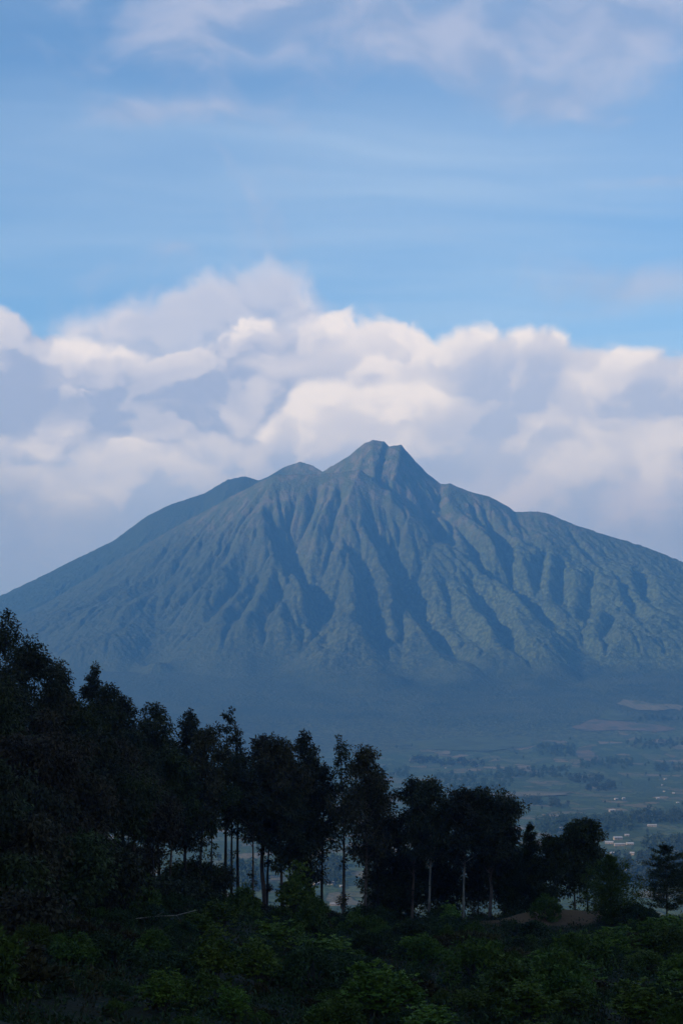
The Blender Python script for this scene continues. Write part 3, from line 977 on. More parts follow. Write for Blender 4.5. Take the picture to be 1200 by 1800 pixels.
TREES = [
    # --- the tall mass climbing out of the picture on the left
    ('gum', 14, 1078, 236, 44, 'gum', 'dark', 'tallest eucalyptus, its airy tip highest at the left edge of the picture', dict(cb=0.55, airy=True)),
    ('gum', -45, 1095, 250, 60, 'gum', 'dark', 'eucalyptus cut by the left edge behind the tallest tree', dict(cb=0.4)),
    ('gum', 58, 1138, 240, 62, 'gum', 'dark', 'broad dark eucalyptus just right of and below the tallest tree', dict(cb=0.38)),
    ('gum', -20, 1215, 205, 70, 'gum_green', 'dark', 'greener rounded eucalyptus at the left edge in front of the tallest', dict(cb=0.4)),
    ('gum', 118, 1167, 262, 30, 'gum', 'dark', 'eucalyptus with a pointed tuft, left one of two slim tufts above the slope', dict(cb=0.5)),
    ('gum', 163, 1171, 266, 27, 'gum', 'dark', 'eucalyptus with a round tuft, right one of two slim tufts above the slope', dict(cb=0.52)),
    ('gum', 95, 1215, 246, 50, 'gum_brown', 'dark', 'dense eucalyptus filling the mass below the pointed slim tuft', dict(cb=0.35)),
    ('gum', 190, 1205, 262, 44, 'gum', 'dark', 'eucalyptus on the falling skyline beside the round slim tuft', dict(cb=0.4)),
    ('gum', 222, 1222, 268, 40, 'gum', 'dark', 'eucalyptus with a stepped crown before the notch in the left skyline', dict(cb=0.42)),
    ('gum', 150, 1255, 240, 52, 'gum_green', 'dark', 'dull green eucalyptus in the middle of the left mass', dict(cb=0.38)),
    ('gum', 35, 1300, 190, 66, 'gum_brown', 'pale', 'nearer forked pale-stemmed eucalyptus standing low at the far left', dict(cb=0.46, fork=True, own_limbs=True)),
    ('gum', 100, 1330, 215, 58, 'gum', 'brown', 'short eucalyptus in front of the left mass beside the forked pale stem', dict(cb=0.4)),
    ('gum', 240, 1290, 255, 44, 'gum', 'brown', 'eucalyptus in shade below the notch in the left skyline', dict(cb=0.42)),
    # --- the group with the notched top
    ('gum', 284, 1240, 270, 40, 'gum', 'dark', 'eucalyptus with a two-lobed top just right of the left skyline notch', dict(cb=0.42)),
    ('gum', 325, 1251, 274, 34, 'gum', 'dark', 'round-topped eucalyptus next to the two-lobed one', dict(cb=0.4)),
    ('gum', 352, 1280, 268, 36, 'gum_brown', 'dark', 'brownish eucalyptus sloping down towards the thin double tuft', dict(cb=0.45)),
    ('gum', 300, 1320, 262, 40, 'gum_green', 'brown', 'lower eucalyptus filling the space beneath the two-lobed top', dict(cb=0.4)),
    ('gum', 396, 1247, 282, 26, 'gum', 'dark', 'thin eucalyptus whose narrow tuft stands clear above its neighbours', dict(cb=0.58, airy=True, own_limbs=True)),
    ('gum', 421, 1277, 284, 24, 'gum', 'dark', 'thin eucalyptus forming the lower right tuft of the pair', dict(cb=0.5, airy=True)),
    ('gum', 408, 1330, 278, 40, 'gum', 'dark', 'bushy eucalyptus below the thin pair of tufts', dict(cb=0.48)),
    ('gum', 466, 1294, 284, 40, 'gum_brown', 'brown', 'russet-tinged eucalyptus with a flat bumpy top, mid picture', dict(cb=0.45, fork=True, dens=0.8)),
    ('gum', 497, 1300, 280, 44, 'gum_brown', 'brown', 'dense eucalyptus between the bumpy-topped one and the stepped one', dict(cb=0.42)),
    ('gum', 524, 1287, 288, 30, 'gum', 'dark', 'eucalyptus with a slim raised tip above the middle clump', dict(cb=0.45)),
    ('gum', 546, 1322, 284, 30, 'gum', 'dark', 'eucalyptus on the right shoulder of the middle clump', dict(cb=0.44)),
    ('gum', 566, 1345, 288, 28, 'gum', 'dark', 'low-topped eucalyptus joining the middle clump to the airy one', dict(cb=0.46)),
    ('gum', 446, 1370, 276, 34, 'gum', 'brown', 'shorter eucalyptus in front of the middle clump, stem against the gap', dict(cb=0.5, own_limbs=True)),
    # --- pair above the white building
    ('gum', 603, 1297, 284, 30, 'gum', 'brown', 'airy eucalyptus with light showing through, above the pale building', dict(cb=0.36, airy=True, low=7, own_limbs=True)),
    ('gum', 640, 1316, 280, 46, 'gum_brown', 'brown', 'full round eucalyptus just right of the airy one', dict(cb=0.34, low=6)),
    ('gum', 664, 1360, 286, 32, 'gum', 'dark', 'eucalyptus on the right flank of the full round one', dict(cb=0.3)),
    # --- clump of four on the right
    ('gum', 722, 1369, 284, 32, 'gum', 'brown', 'left eucalyptus of the right-hand clump, its point just lower than its twin', dict(cb=0.34, low=5)),
    ('gum', 752, 1371, 280, 40, 'gum', 'pale', 'eucalyptus with a thin pale stem in the right-hand clump', dict(cb=0.4, low=1, own_limbs=True)),
    ('gum', 783, 1410, 290, 34, 'gum', 'dark', 'dark eucalyptus set back between the two pale stems', dict(cb=0.25, low=6)),
    ('gum', 812, 1387, 278, 30, 'gum', 'pale', 'eucalyptus with a bright bare stem and two side limbs', dict(cb=0.44, low=0, own_limbs=True)),
    ('gum', 858, 1390, 280, 46, 'gum', 'brown', 'broad leaning eucalyptus ending the right-hand clump', dict(cb=0.36, lean=-0.03, fork=True)),
    ('gum', 884, 1450, 288, 26, 'gum', 'dark', 'lower eucalyptus on the outer edge of the right-hand clump', dict(cb=0.22, low=5)),
    ('gum', 690, 1440, 290, 34, 'gum', 'dark', 'low dark eucalyptus between the round one and the right-hand clump', dict(cb=0.2, low=5)),
    # --- smaller trees on the right
    ('con', 930, 1446, 278, 28, 'conifer', 'dark', 'narrow pointed conifer standing alone left of the bare earth bank', dict(cb=0.06)),
    ('gum', 904, 1515, 282, 30, 'gum_green', 'dark', 'small dark tree at the foot of the right-hand clump', dict(cb=0.1)),
    ('gum', 966, 1470, 276, 28, 'gum_green', 'dark', 'small bushy tree between the narrow pointed one and the twin-topped tree', dict(cb=0.18)),
    ('gum', 1008, 1446, 276, 28, 'gum_green', 'dark', 'twin-topped tree behind the bare earth bank, left top', dict(cb=0.26)),
    ('gum', 1030, 1443, 278, 34, 'gum_green', 'dark', 'twin-topped tree behind the bare earth bank, fuller right top', dict(cb=0.3)),
    ('con', 1070, 1502, 262, 44, 'green', 'dark', 'broad cone-shaped green tree right of the bare earth bank', dict(cb=0.02, tiers=15)),
    ('con', 1168, 1482, 270, 56, 'conifer', 'dark', 'feathery spreading conifer standing apart near the right edge', dict(cb=0.2, layered=True, tiers=14)),
    ('con', 1215, 1500, 275, 40, 'conifer', 'dark', 'spreading conifer cut off by the right edge', dict(cb=0.3, layered=True, tiers=10)),
]
for s_ in TREES:
    stand(s_)
# trees lost in the crowded dark mass on the left, some of them just outside the picture
MASS = [(-30, 1330, 165), (60, 1440, 168), (135, 1475, 176), (195, 1500, 190), (-70, 1400, 150), (20, 1510, 152), (300, 1555, 225), (50, 1575, 140), (345, 1565, 245),
        (-40, 1470, 190), (25, 1480, 238), (90, 1470, 244), (185, 1490, 258), (235, 1500, 262), (335, 1520, 270), (372, 1530, 276), (60, 1430, 230), (725, 1520, 290), (780, 1530, 290), (840, 1520, 288), (680, 1540, 288),
        (-90, 1120, 235), (-140, 1090, 240), (-70, 1230, 200), (10, 1190, 225), (70, 1260, 212), (130, 1240, 258), (175, 1290, 228), (205, 1310, 244), (265, 1300, 276), (60, 1390, 182), (150, 1370, 205),
        (225, 1380, 232), (330, 1350, 264), (270, 1400, 246), (375, 1370, 270), (510, 1390, 278), (470, 1360, 290), (-10, 1400, 176), (540, 1410, 282), (120, 1450, 190)]
for k, (px, top, d) in enumerate(MASS):
    stand(('gum', px, top, d, 54 if px < 300 else 38, ('gum', 'gum_brown', 'gum_green')[k % 3], 'dark', 'eucalyptus half lost in the crowded dark mass of crowns on the left' if top < 1420 else ('low bushy sapling among the trunks under the crowns' if d > 210 else 'dark sapling on the steep slope below the left mass of crowns'), dict(cb=0.3 + 0.12 * (k % 3) if top < 1420 else 0.08, low=5, dens=1.0 if top < 1420 else 0.6)))

# ------------------------------------------------------------------ shrubs on the near slope
def shrub_kind(seed, n, **kw):
    return [shrub(np.random.RandomState(seed + k), **kw) for k in range(n)]


KINDS = {
    # kind: (meshes, leaf material, label, group)
    'round': (shrub_kind(100, 4, w=1.6, h=1.9, leaf=0.17, n_clump=64, per=62), 'green'),
    'dark': (shrub_kind(200, 4, w=1.6, h=1.7, leaf=0.16, n_clump=60, per=62), 'dark'),
    'umbel': (shrub_kind(300, 4, w=1.6, h=2.0, leaf=0.21, n_clump=72, per=70, rosette=True), 'bright'),
    'dry': (shrub_kind(400, 3, w=1.5, h=1.2, leaf=0.26, n_clump=44, per=54, upright=0.7), 'dry'),
}
LIN = {
    'round': 'rounded mid-green shrub on the shaded slope below the trees',
    'dark': 'low dark leafy shrub on the shaded slope below the trees',
    'umbel': 'bright green large-leaved shrub on the shaded slope below the trees',
    'dry': 'low brownish dry shrub on the shaded slope below the trees',
}
GRP = {'round': 'rounded green shrubs on the near slope', 'dark': 'dark leafy shrubs on the near slope', 'umbel': 'bright large-leaved shrubs on the near slope', 'dry': 'dry brownish shrubs on the near slope'}
rng_s = random.Random(12)


def put_shrub(kind, x, y, sx, sz, label=None, name=None):
    ms, lm = KINDS[kind]
    k = rng_s.randrange(len(ms))
    return plant(name or {'round': 'green_shrub', 'dark': 'dark_shrub', 'umbel': 'large_leaved_shrub', 'dry': 'dry_shrub'}[kind], (x, y), ms[k], LEAF[lm], BARK['dark'],
                 label or LIN[kind], 'shrub', GRP[kind], rng_s.uniform(0, 6.28), (sx, sx, sz), 0.1, ('stem', 'foliage'))


# the ones that can be told apart: photograph x, foot y, width px, height px
SINGLE = [
    ('umbel', 520, 1625, 84, 105, 'tall bright green shrub standing in front of the gap in the middle of the trees'),
    ('round', 432, 1618, 90, 60, 'green shrub below the thin pair of tufts, left of the tall bright shrub'),
    ('round', 560, 1650, 80, 70, 'green shrub below the pale building, right of the tall bright shrub'),
    ('umbel', 372, 1735, 105, 100, 'large bright rounded shrub low in the left half of the slope'),
    ('umbel', 455, 1735, 92, 80, 'bright rounded shrub just right of the largest one on the left'),
    ('umbel', 410, 1800, 70, 60, 'bright shrub at the bottom edge below the pair of large rounded ones'),
    ('umbel', 285, 1780, 88, 72, 'bright shrub in the lower left below the fallen branch'),
    ('umbel', 795, 1640, 55, 52, 'small bright shrub at the foot of the two pale stems'),
    ('umbel', 1075, 1690, 85, 60, 'bright layered shrub below the broad cone-shaped tree'),
    ('umbel', 1155, 1680, 95, 66, 'bright spreading shrub under the feathery conifer'),
    ('umbel', 1190, 1740, 90, 70, 'bright shrub in the lower right corner of the slope'),
    ('umbel', 830, 1720, 60, 60, 'pale bright shrub in the middle of the right-hand slope'),
    ('round', 970, 1620, 62, 46, 'dark rounded bush growing on top of the bare earth bank'),
    ('dry', 900, 1700, 120, 44, 'wide patch-like dry shrub in the middle of the right-hand slope'),
    ('round', 700, 1620, 90, 60, 'bush at the foot of the right-hand clump of eucalyptus'),
    ('umbel', 950, 1745, 96, 70, 'bright shrub right of the wide dry one'),
    ('umbel', 1010, 1800, 90, 62, 'bright shrub at the bottom edge in the right half'),
]
used = []
for kind, px, py, wp, hp, lab in SINGLE:
    py2 = min(py, 1795)
    x, y = on_hill(px, py2)
    mw = wp * y / 3200 / 2; mh = hp * y / 3200
    put_shrub(kind, x, y, mw / 1.5, mh / 1.95, lab)
    used.append((x, y, mw))
# the rest of the thicket
tries = 0; made = 0
while made < 270 and tries < 12000:
    tries += 1
    y = 96 + (293 - 96) * rng_s.random() ** 0.85
    x = rng_s.uniform(-0.205, 0.205) * y
    r = rng_s.choice([1.2, 1.6, 2.0, 2.6, 3.2]) * rng_s.uniform(0.85, 1.15) * (0.75 + 0.25 * y / 200)
    if any((x - a) ** 2 + (y - b) ** 2 < ((r + c) * 0.6) ** 2 for a, b, c in used):
        continue
    if 17 < x * 272 / y < 42 and 222 < y < 290 and (y > 250 or rng_s.random() < 0.75):
        continue
    if ((x - 31) / 13) ** 2 + ((y - 268) / 11) ** 2 < 1 or (y > 262 and 48 < x < 56):
        continue
    left = x < -6 - (y - 100) * 0.06
    kind = rng_s.choices(['round', 'dark', 'umbel', 'dry'], [2, 5, 0.8, 2.4] if left else [3, 3, 2.4, 2.0])[0]
    if y > 255:
        kind = rng_s.choices(['round', 'dark', 'dry'], [2, 4, 2])[0]
    sz = rng_s.uniform(0.6, 1.0) * (0.55 if kind == 'dry' else 0.75)
    if y > 262:
        sz *= 0.75
    zone = ('at the left' if x < -0.07 * y else 'at the right' if x > 0.07 * y else 'in the middle') + (' close to the bottom edge' if y < 140 else ' half way up' if y < 215 else ' near the trunks')
    put_shrub(kind, x, y, r / 1.6, sz * r / 1.05, LIN[kind].replace('on the shaded slope below the trees', zone + ' of the shaded slope' if y < 215 else zone + ' at the top of the slope'))
    used.append((x, y, r)); made += 1

# small plants that close the gaps
made = 0; tries = 0
while made < 150 and tries < 9000:
    tries += 1
    y = 92 + (260 - 92) * rng_s.random() ** 1.2
    x = rng_s.uniform(-0.205, 0.205) * y
    r = rng_s.uniform(0.7, 1.3)
    if any((x - a) ** 2 + (y - b) ** 2 < ((r + c) * 0.5) ** 2 for a, b, c in used):
        continue
    if 17 < x * 272 / y < 42 and y > 235:
        continue
    kind = rng_s.choices(['round', 'dark', 'dry'], [3, 5, 2])[0]
    side = 'left' if x < -0.07 * y else 'right' if x > 0.07 * y else 'middle'
    put_shrub(kind, x, y, r / 1.6, r / 1.7, 'small ' + {'round': 'green', 'dark': 'dark green', 'dry': 'brownish'}[kind] + ' plant squeezed between larger shrubs, ' + side + (' of the lower slope' if y < 150 else ' of the upper slope'))
    used.append((x, y, r)); made += 1

# low growth between them that nobody could count
def undergrowth():
    rs = np.random.RandomState(77)
    F = Geo(); D = Geo()
    for k in range(8500):
        y = 88 + (300 - 88) * rs.rand() ** 0.9
        x = rs.uniform(-0.215, 0.215) * y
        if ((x - 31) / 11) ** 2 + ((y - 269) / 7) ** 2 < 1 and rs.rand() < 0.6:
            continue
        z = float(hill_z(x, y))
        r = rs.uniform(0.3, 0.75)
        n = 28
        p = rs.normal(size=(n, 3)) * np.array([r, r, 0.0])
        p[:, 2] = rs.rand(n) ** 1.6 * rs.uniform(0.3, 0.8)
        d = rs.normal(size=(n, 3)) * 0.6 + np.array([0, 0, 0.55])
        l = rs.uniform(0.22, 0.5, n)
        (F if rs.rand() < 0.75 else D).leaves(p + np.array([x, y, z]), d, l, l * 0.3, rs)
    link('undergrowth', F.mesh('undergrowth'), LEAF['dark'], kind='stuff', label='low dark green leafy growth covering the near slope', category='undergrowth')
    link('dry_grass', D.mesh('dry_grass'), LEAF['dry'], kind='stuff', label='dry brownish grass and stalks between the shrubs', category='grass')


undergrowth()

# fallen branch on the left slope
def fallen_branch():
    pts = [(138, 1656), (160, 1637), (190, 1624), (230, 1616), (270, 1611), (310, 1609), (345, 1600)]
    w3 = []
    for px, py in pts:
        x, y = on_hill(px, py)
        w3.append((x, y, float(hill_z(x, y)) + 1.5))
    w3 = np.array(w3)
    y0 = w3[:, 1].mean()
    w3[:, 1] = y0 + (w3[:, 1] - y0) * 0.3
    w3 = np.array([[ray(px, py)[0] * y, y, ray(px, py)[1] * y] for (px, py), y in zip(pts, w3[:, 1] * 0.95)])
    o = w3[0].copy()
    t = thing('fallen_branch', o, 'thin pale fallen branch arching over the scrub on the left slope', 'branch')
    g = Geo(); g.tube(w3 - o, np.linspace(0.09, 0.035, len(w3)), 6)
    link('limb', g.mesh('limb'), BARK['pale'], t, smooth=True)
    g = Geo()
    for k, (dx, dz) in ((2, (0.9, 0.7)), (4, (1.1, 0.5)), (5, (0.5, -0.8))):
        a = w3[k] - o
        g.tube(np.stack([a, a + np.array([dx * 0.6, 0.1, dz * 0.5]), a + np.array([dx, 0.2, dz])]), [0.03, 0.022, 0.01], 4)
    link('twig', g.mesh('twig'), BARK['pale'], t)


fallen_branch()

# ------------------------------------------------------------------ the plain: houses, groves, lone trees, pale fields
def on_plain(px, py):
    a, b = ray(px, py)
    Y = np.arange(1200.0, 7600.0, 4.0)
    k = np.argmax(plain_z(a * Y, Y) > b * Y)
    return a * Y[k], Y[k]


def plain_mat(name, c1, c2, scale=0.5, rough=0.8):
    m, b, p = mat(name)
    g = b.node('ShaderNodeNewGeometry')
    oi = b.node('ShaderNodeObjectInfo')
    n = b.noise(g.outputs['Position'], scale, 4.0, 0.6)
    b.put(p.inputs['Base Color'], b.mix(b.add(b.mul(n, 0.6), b.mul(oi.outputs['Random'], 0.4)), c1, c2))
    p.inputs['Roughness'].default_value = rough
    return m


ROOF = plain_mat('sheet_roof', (0.12, 0.12, 0.13), (0.40, 0.40, 0.41), 0.3, 0.5)
RUST = plain_mat('rusty_roof', (0.20, 0.12, 0.09), (0.32, 0.22, 0.17), 0.3, 0.7)
WALL = plain_mat('lime_wall', (0.13, 0.10, 0.08), (0.34, 0.30, 0.25), 0.4)
DOOR = plain_mat('dark_door', (0.05, 0.04, 0.035), (0.10, 0.08, 0.06), 1.0)


def box(x0, x1, y0, y1, z0, z1):
    v = [(x0, y0, z0), (x1, y0, z0), (x1, y1, z0), (x0, y1, z0), (x0, y0, z1), (x1, y0, z1), (x1, y1, z1), (x0, y1, z1)]
    f = [(3, 2, 1, 0), (4, 5, 6, 7), (0, 1, 5, 4), (1, 2, 6, 5), (2, 3, 7, 6), (3, 0, 4, 7)]
    return v, f


def house_meshes(L, W, H, pitch):
    l, w = L / 2, W / 2
    rz = H + W / 2 * pitch
    v = [(-l, -w, -1.5), (l, -w, -1.5), (l, w, -1.5), (-l, w, -1.5), (-l, -w, H), (l, -w, H), (l, w, H), (-l, w, H), (-l, 0, rz), (l, 0, rz)]
    f = [(0, 1, 5, 4), (1, 2, 6, 9, 5), (2, 3, 7, 6), (3, 0, 4, 8, 7)]
    wall = new_mesh('wall', v, faces=f)
    e, o, t = 0.5, 0.6, 0.18
    ze = H - o * pitch + 0.03
    rv = [(-l - e, -w - o, ze), (l + e, -w - o, ze), (l + e, 0, rz + 0.03), (-l - e, 0, rz + 0.03), (l + e, w + o, ze), (-l - e, w + o, ze)]
    rv += [(x, y, z + t) for x, y, z in rv]
    rf = [(0, 3, 2, 1), (3, 5, 4, 2), (6, 7, 8, 9), (9, 8, 10, 11), (0, 1, 7, 6), (4, 5, 11, 10), (1, 2, 8, 7), (2, 4, 10, 8), (3, 0, 6, 9), (5, 3, 9, 11)]
    roof = new_mesh('roof', rv, faces=rf)
    door = new_mesh('door', *[box(-0.55, 0.55, -w - 0.06, -w + 0.02, 0.0, 2.1)[0]], faces=box(0, 1, 0, 1, 0, 1)[1])
    win = new_mesh('window', *[box(-0.6, 0.6, -w - 0.05, -w + 0.02, 1.0, 2.0)[0]], faces=box(0, 1, 0, 1, 0, 1)[1])
    return wall, roof, door, win


HM = [house_meshes(8, 5.5, 2.6, 0.5), house_meshes(6.5, 5, 2.5, 0.55), house_meshes(13, 7, 3.2, 0.45), house_meshes(22, 8, 3.8, 0.4)]
for a_, b_, c_, d_ in HM:
    a_.materials.append(WALL); b_.materials.append(ROOF); c_.materials.append(DOOR); d_.materials.append(DOOR)
LH = [8, 6.5, 13, 22]


def house(px, py, k, rz, label, group, s=1.0):
    x, y = on_plain(px, py)
    t = thing('house', (x, y, float(plain_z(x, y)) + 0.2), label, 'house', group, rz)
    t.scale = (s, s, s)
    w, r, d, g = HM[k]
    link('wall', w, None, t)
    link('roof', r, None, t)
    link('door', d, None, t)
    for sx in (-1, 1):
        o = link('window', g, None, t)
        o.location = (sx * LH[k] * 0.3, 0, 0)
    return t


rh = random.Random(5)
GH = 'pale-roofed houses scattered over the plain'
NAMED = [
    (1075, 1427, 2, 0.3, 'bright white-roofed house standing alone right of the grove', 1.0),
    (1085, 1476, 2, 0.2, 'largest pale roof at the top of the village cluster on the right', 1.1),
    (1070, 1484, 2, -0.2, 'long pale roof at the left end of the village cluster', 1.0),
    (1088, 1487, 3, 0.1, 'long low roof along the front of the village cluster', 0.8),
    (1106, 1486, 2, 0.1, 'pale roof at the right end of the village cluster', 0.9),
    (1145, 1453, 3, 0.05, 'long narrow roof near the right edge above the village', 0.75),
    (590, 1592, 3, 0.1, 'white building seen through the gap between the trunks', 0.62),
    (556, 1556, 0, 0.5, 'small white roof in the gap above the bright green shrub', 0.9),
    (838, 1346, 2, 0.3, 'lone pale roof on the plain above the middle groves', 0.9),
]
for px, py, k, rz, lab, s in NAMED:
    house(px, py, k, rz, lab, GH, s)
SMALL = [(1095, 1405), (1108, 1402), (1082, 1406), (1140, 1403), (1155, 1405), (1197, 1436), (1180, 1452), (1101, 1470), (1131, 1474), (1187, 1475), (1168, 1371), (1191, 1376),
         (1163, 1381), (1178, 1366), (1166, 1392), (1183, 1395), (768, 1351), (783, 1351), (1092, 1504), (1075, 1502), (1110, 1503), (1135, 1500), (1150, 1512), (1120, 1522), (1163, 1524),
         (1098, 1532), (1130, 1540), (910, 1462), (960, 1461), (985, 1458), (1190, 1412), (1135, 1446), (1188, 1498), (1175, 1540), (562, 1553), (582, 1555), (538, 1544), (698, 1402), (905, 1430),
         (1003, 1442), (1040, 1455), (1150, 1470), (1195, 1520), (575, 1575), (600, 1560), (1055, 1468), (1170, 1430), (1120, 1436)]
for px, py in [s for k, s in enumerate(SMALL) if k % 5 not in (1, 3)]:
    house(px, py, rh.choice([0, 1, 1, 0]), rh.uniform(-0.6, 0.6), 'small pale-roofed house on the plain ' + ('seen through the gap between the trunks' if px < 640 else 'in the far plots near the right edge' if py < 1400 and px > 1000 else 'beside the middle groves' if px < 1000 else 'around the white-roofed house' if py < 1460 else 'in and below the village cluster'), GH, rh.uniform(0.65, 1.1))


def far_crown(rs, F, c, h, w, n, size):
    p = rs.normal(size=(n, 3)); p /= np.linalg.norm(p, axis=1)[:, None]
    p *= (rs.rand(n) ** 0.4)[:, None]
    pos = np.array(c) + p * np.array([w, w, h * 0.42]) + np.array([0, 0, h * 0.58])
    l = size * rs.uniform(0.6, 1.3, n)
    F.leaves(pos, rs.normal(size=(n, 3)), l, l * 0.8, rs)


FAR = []
for k in range(5):
    rs_ = np.random.RandomState(900 + k)
    T_, F_ = Geo(), Geo()
    hh = rs_.uniform(13, 21); ww = rs_.uniform(3.0, 5.5)
    T_.tube([(0, 0, -1), (0.2, 0.1, hh * 0.4), (0.1, -0.2, hh * 0.85)], [0.45, 0.35, 0.1], 5)
    far_crown(rs_, F_, (0, 0, 0), hh, ww, 150, 1.9)
    tm, fm = T_.mesh('trunk'), F_.mesh('crown')
    tm.materials.append(BARK['dark']); fm.materials.append(LEAF['far'])
    FAR.append((tm, fm))
rt = random.Random(8)
spots = []
while len(spots) < 75:
    px = rt.uniform(640, 1230) if len(spots) > 12 else rt.uniform(380, 640)
    py = rt.uniform(1296, 1545) if px > 640 else rt.uniform(1490, 1590)
    if px < 900 and py > 1290 + (px - 560) * 0.55 and px > 640:
        continue
    spots.append((px, py))
for px, py in spots:
    x, y = on_plain(px, py)
    t = thing('plain_tree', (x, y, float(plain_z(x, y)) - 0.3), 'single dark tree on the distant plain ' + ('seen through the gap between the trunks' if px < 640 else 'in the far plots below the forest belt' if py < 1360 else 'in the middle plots between the groves' if py < 1440 else 'near the village on the right'), 'tree', 'single trees scattered over the plain', rt.uniform(0, 6))
    s = rt.uniform(0.55, 1.0); t.scale = (s, s, s)
    tm, fm = FAR[rt.randrange(5)]
    link('trunk', tm, None, t); link('crown', fm, None, t)

# groves and belts that read as one mass: photograph x from, to, base y from, to, number of trees
GROVES = [
    (722, 772, 1334, 1344, 26, 'dark grove left on the plain just below the pale plots'), (770, 850, 1338, 1350, 30, 'belt of trees behind the lone pale roof'),
    (760, 900, 1362, 1392, 90, 'broad dark wood above the right-hand clump of eucalyptus'), (870, 1000, 1352, 1368, 60, 'long belt of trees across the middle of the plain'),
    (945, 1010, 1312, 1330, 46, 'dark wood below the reddish field'), (1020, 1110, 1336, 1352, 40, 'belt of trees right of the brown plots'),
    (1000, 1060, 1366, 1378, 26, 'small wood in the middle of the right plain'), (920, 950, 1408, 1418, 14, 'round dark copse, left of two on the open plots'),
    (965, 985, 1412, 1420, 8, 'round dark copse, right of two on the open plots'), (1030, 1080, 1380, 1392, 26, 'grove above the alone white-roofed house'),
    (880, 905, 1412, 1425, 12, 'copse beside the top of the right-hand clump'), (1000, 1110, 1438, 1462, 80, 'wide dark wood below the white-roofed house'),
    (1110, 1215, 1432, 1448, 50, 'wood reaching the right edge above the long narrow roof'), (1130, 1215, 1480, 1500, 40, 'trees between the village and the right edge'),
    (1060, 1200, 1510, 1560, 90, 'dark trees of the village foot in the lower right'), (1100, 1215, 1300, 1318, 40, 'wood on the slope under the tan fields'),
    (1120, 1215, 1258, 1268, 26, 'trees between the two tan fields at the right edge'), (640, 720, 1352, 1372, 30, 'wood just above the full round eucalyptus'),
    (560, 600, 1520, 1560, 30, 'trees beyond the gap above the white building'), (400, 470, 1520, 1570, 50, 'trees on the plain seen between thin trunks'),
    (940, 1010, 1440, 1470, 40, 'grove above the twin-topped tree'), (1150, 1215, 1346, 1360, 30, 'belt of trees near the right edge of the plain'),
]
for k, (x0, x1, y0, y1, n, lab) in enumerate(GROVES):
    rs_ = np.random.RandomState(300 + k)
    F_ = Geo()
    for j in range(int(n * 1.6)):
        x, y = on_plain(rs_.uniform(x0, x1), rs_.uniform(y0, y1))
        h = rs_.uniform(12, 22); w = rs_.uniform(4.0, 7.5)
        far_crown(rs_, F_, (x, y, float(plain_z(x, y)) - 2.0), h, w, 70, 2.9)
    link('distant_grove', F_.mesh('distant_grove'), LEAF['far'], kind='stuff', label=lab, category='grove')

# fields that can be told apart, laid just over the ground
def field_mat(name, c1, c2, c3):
    m, b, p = mat(name)
    ge = b.node('ShaderNodeNewGeometry')
    P = ge.outputs['Position']
    cell = b.voro(b.vmath('MULTIPLY', P, (1.0, 0.6, 0.0)), 0.03, out='Color', dim='2D')
    r, gg, bb = b.sep(cell)
    n = b.noise(P, 0.02, 4.0, 0.65)
    c = b.mix(b.add(b.mul(r, 0.6), b.mul(n, 0.5)), c1, c2)
    furrow = b.math('SINE', b.mul(b.add(b.sep(P)[0], b.mul(b.sep(P)[1], 0.3)), 0.28))
    c = b.mix(b.mul(b.rng(furrow, -0.2, 1.0), 0.35), c, c3)
    c = b.mix(b.rng(b.noise(P, 0.011, 3.0, 0.6), 0.5, 0.62), c, c3)
    b.put(p.inputs['Base Color'], c)
    return m


TAN = field_mat('stubble_field', (0.06, 0.062, 0.036), (0.135, 0.118, 0.070), (0.048, 0.058, 0.030))
RED = field_mat('ploughed_field', (0.055, 0.052, 0.034), (0.110, 0.086, 0.062), (0.042, 0.050, 0.027))
GRN = field_mat('green_field', (0.036, 0.054, 0.024), (0.054, 0.074, 0.032), (0.032, 0.044, 0.020))
FIELDS = [
    (TAN, [(1082, 1238), (1092, 1229), (1140, 1236), (1196, 1242), (1196, 1249), (1150, 1250), (1110, 1247)], 'tan stubble field high on the right, above the other fields'),
    (RED, [(1006, 1280), (1040, 1264), (1100, 1270), (1160, 1276), (1190, 1282), (1150, 1287), (1080, 1284), (1030, 1286)], 'reddish ploughed field at the forest edge on the right'),
    (GRN, [(1050, 1262), (1068, 1247), (1100, 1256), (1112, 1266), (1080, 1268)], 'dull green field between the tan and the reddish field'),
    (TAN, [(1085, 1287), (1112, 1289), (1106, 1294), (1088, 1292)], 'small pale field under the reddish one'),
    (RED, [(1012, 1320), (1035, 1312), (1050, 1330), (1055, 1342), (1030, 1338), (1015, 1332)], 'brown field between two belts of trees'),
    (TAN, [(878, 1396), (930, 1392), (1000, 1394), (1006, 1399), (940, 1402), (884, 1402)], 'pale strip of plots across the middle of the plain'),
    (GRN, [(700, 1306), (800, 1298), (930, 1296), (938, 1312), (850, 1322), (740, 1318)], 'wide green field below the dark forest belt'),
    (TAN, [(770, 1322), (795, 1320), (792, 1327), (772, 1328)], 'small pale plot beside the left grove'),
    (TAN, [(1178, 1312), (1210, 1308), (1210, 1320), (1186, 1320)], 'tan plot cut by the right edge'),
]
def plain_hits(P):
    return [on_plain(*p) for p in P]
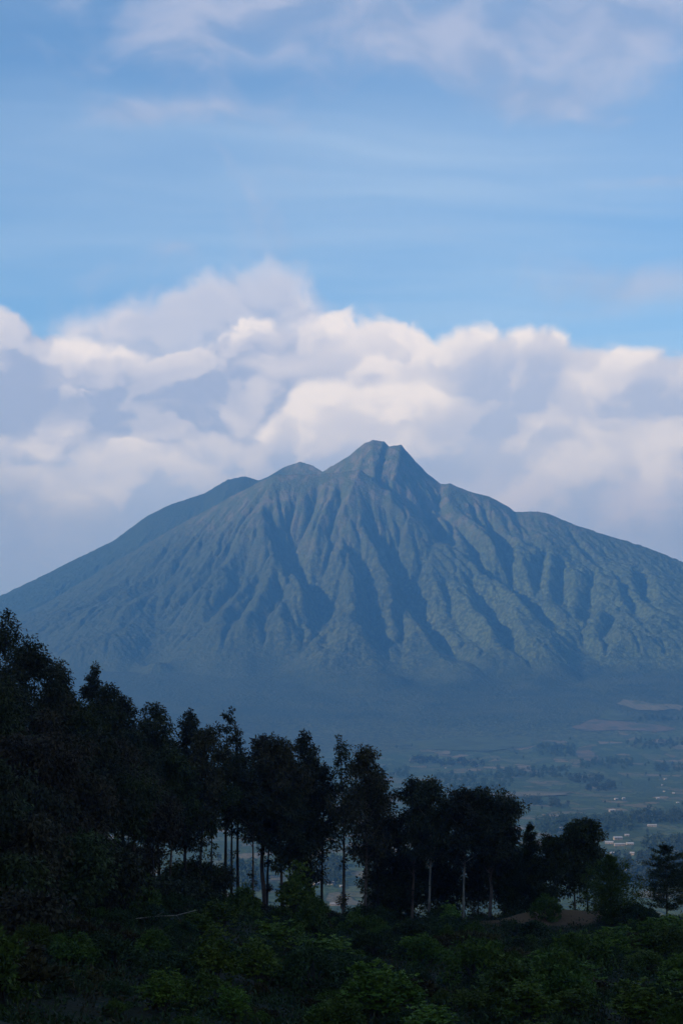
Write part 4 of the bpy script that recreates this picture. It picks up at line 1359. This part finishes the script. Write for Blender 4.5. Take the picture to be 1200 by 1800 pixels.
for m_, poly, lab in FIELDS:
    w2 = np.array(plain_hits(poly))
    c = w2.mean(0)
    rings = 7; n = len(w2) * 6
    dense = np.array([w2[i] + (w2[(i + 1) % len(w2)] - w2[i]) * (j / 6.0) for i in range(len(w2)) for j in range(6)])
    v = [(c[0], c[1])]; f = []
    for r in range(1, rings + 1):
        v += [tuple(c + (p - c) * r / rings) for p in dense]
    for j in range(n):
        f.append((0, 1 + j, 1 + (j + 1) % n))
        for r in range(rings - 1):
            f.append((1 + r * n + j, 1 + (r + 1) * n + j, 1 + (r + 1) * n + (j + 1) % n, 1 + r * n + (j + 1) % n))
    v = np.array(v)
    k_ = np.hypot(v[:, 0] - c[0], v[:, 1] - c[1])[:, None] / (np.hypot(*(dense - c).T).max() + 1)
    v = v + k_ * 45 * np.stack([fbm(v[:, 0] / 55, v[:, 1] / 55, 81, 3) - 0.5, 2 * (fbm(v[:, 0] / 55 + 7, v[:, 1] / 55, 82, 3) - 0.5)], -1)
    z = plain_z(v[:, 0], v[:, 1]) + 2.0
    me = new_mesh('field', np.column_stack([v, z]), faces=f)
    link('field', me, m_, kind='structure', label=lab)

# ------------------------------------------------------------------ the hazy air
def build_haze():
    m = bpy.data.materials.new('haze')
    m.use_nodes = True
    m.node_tree.nodes.clear()
    b = NB(m.node_tree)
    v = b.node('ShaderNodeVolumePrincipled')
    v.inputs['Color'].default_value = (*HAZE_COL, 1)
    v.inputs['Absorption Color'].default_value = (0.30, 0.30, 0.30, 1)
    v.inputs['Density'].default_value = HAZE_D
    v.inputs['Anisotropy'].default_value = 0.1
    o = b.node('ShaderNodeOutputMaterial')
    m.node_tree.links.new(v.outputs[0], o.inputs['Volume'])
    s, zb, zt = 42000.0, -292.0, 1480.0
    vs = [(-s, -s, zb), (s, -s, zb), (s, s, zb), (-s, s, zb), (-s, -s, zt), (s, -s, zt), (s, s, zt), (-s, s, zt)]
    fs = [(3, 2, 1, 0), (4, 5, 6, 7), (0, 1, 5, 4), (1, 2, 6, 5), (2, 3, 7, 6), (3, 0, 4, 7)]
    ob = link('haze', new_mesh('haze', vs, faces=fs), m, kind='stuff', label='pale blue haze lying over the plain and the mountain')
    ob['category'] = 'haze'


HAZE_COL = (0.12, 0.41, 1.0)
HAZE_D = 8.0e-5
build_haze()
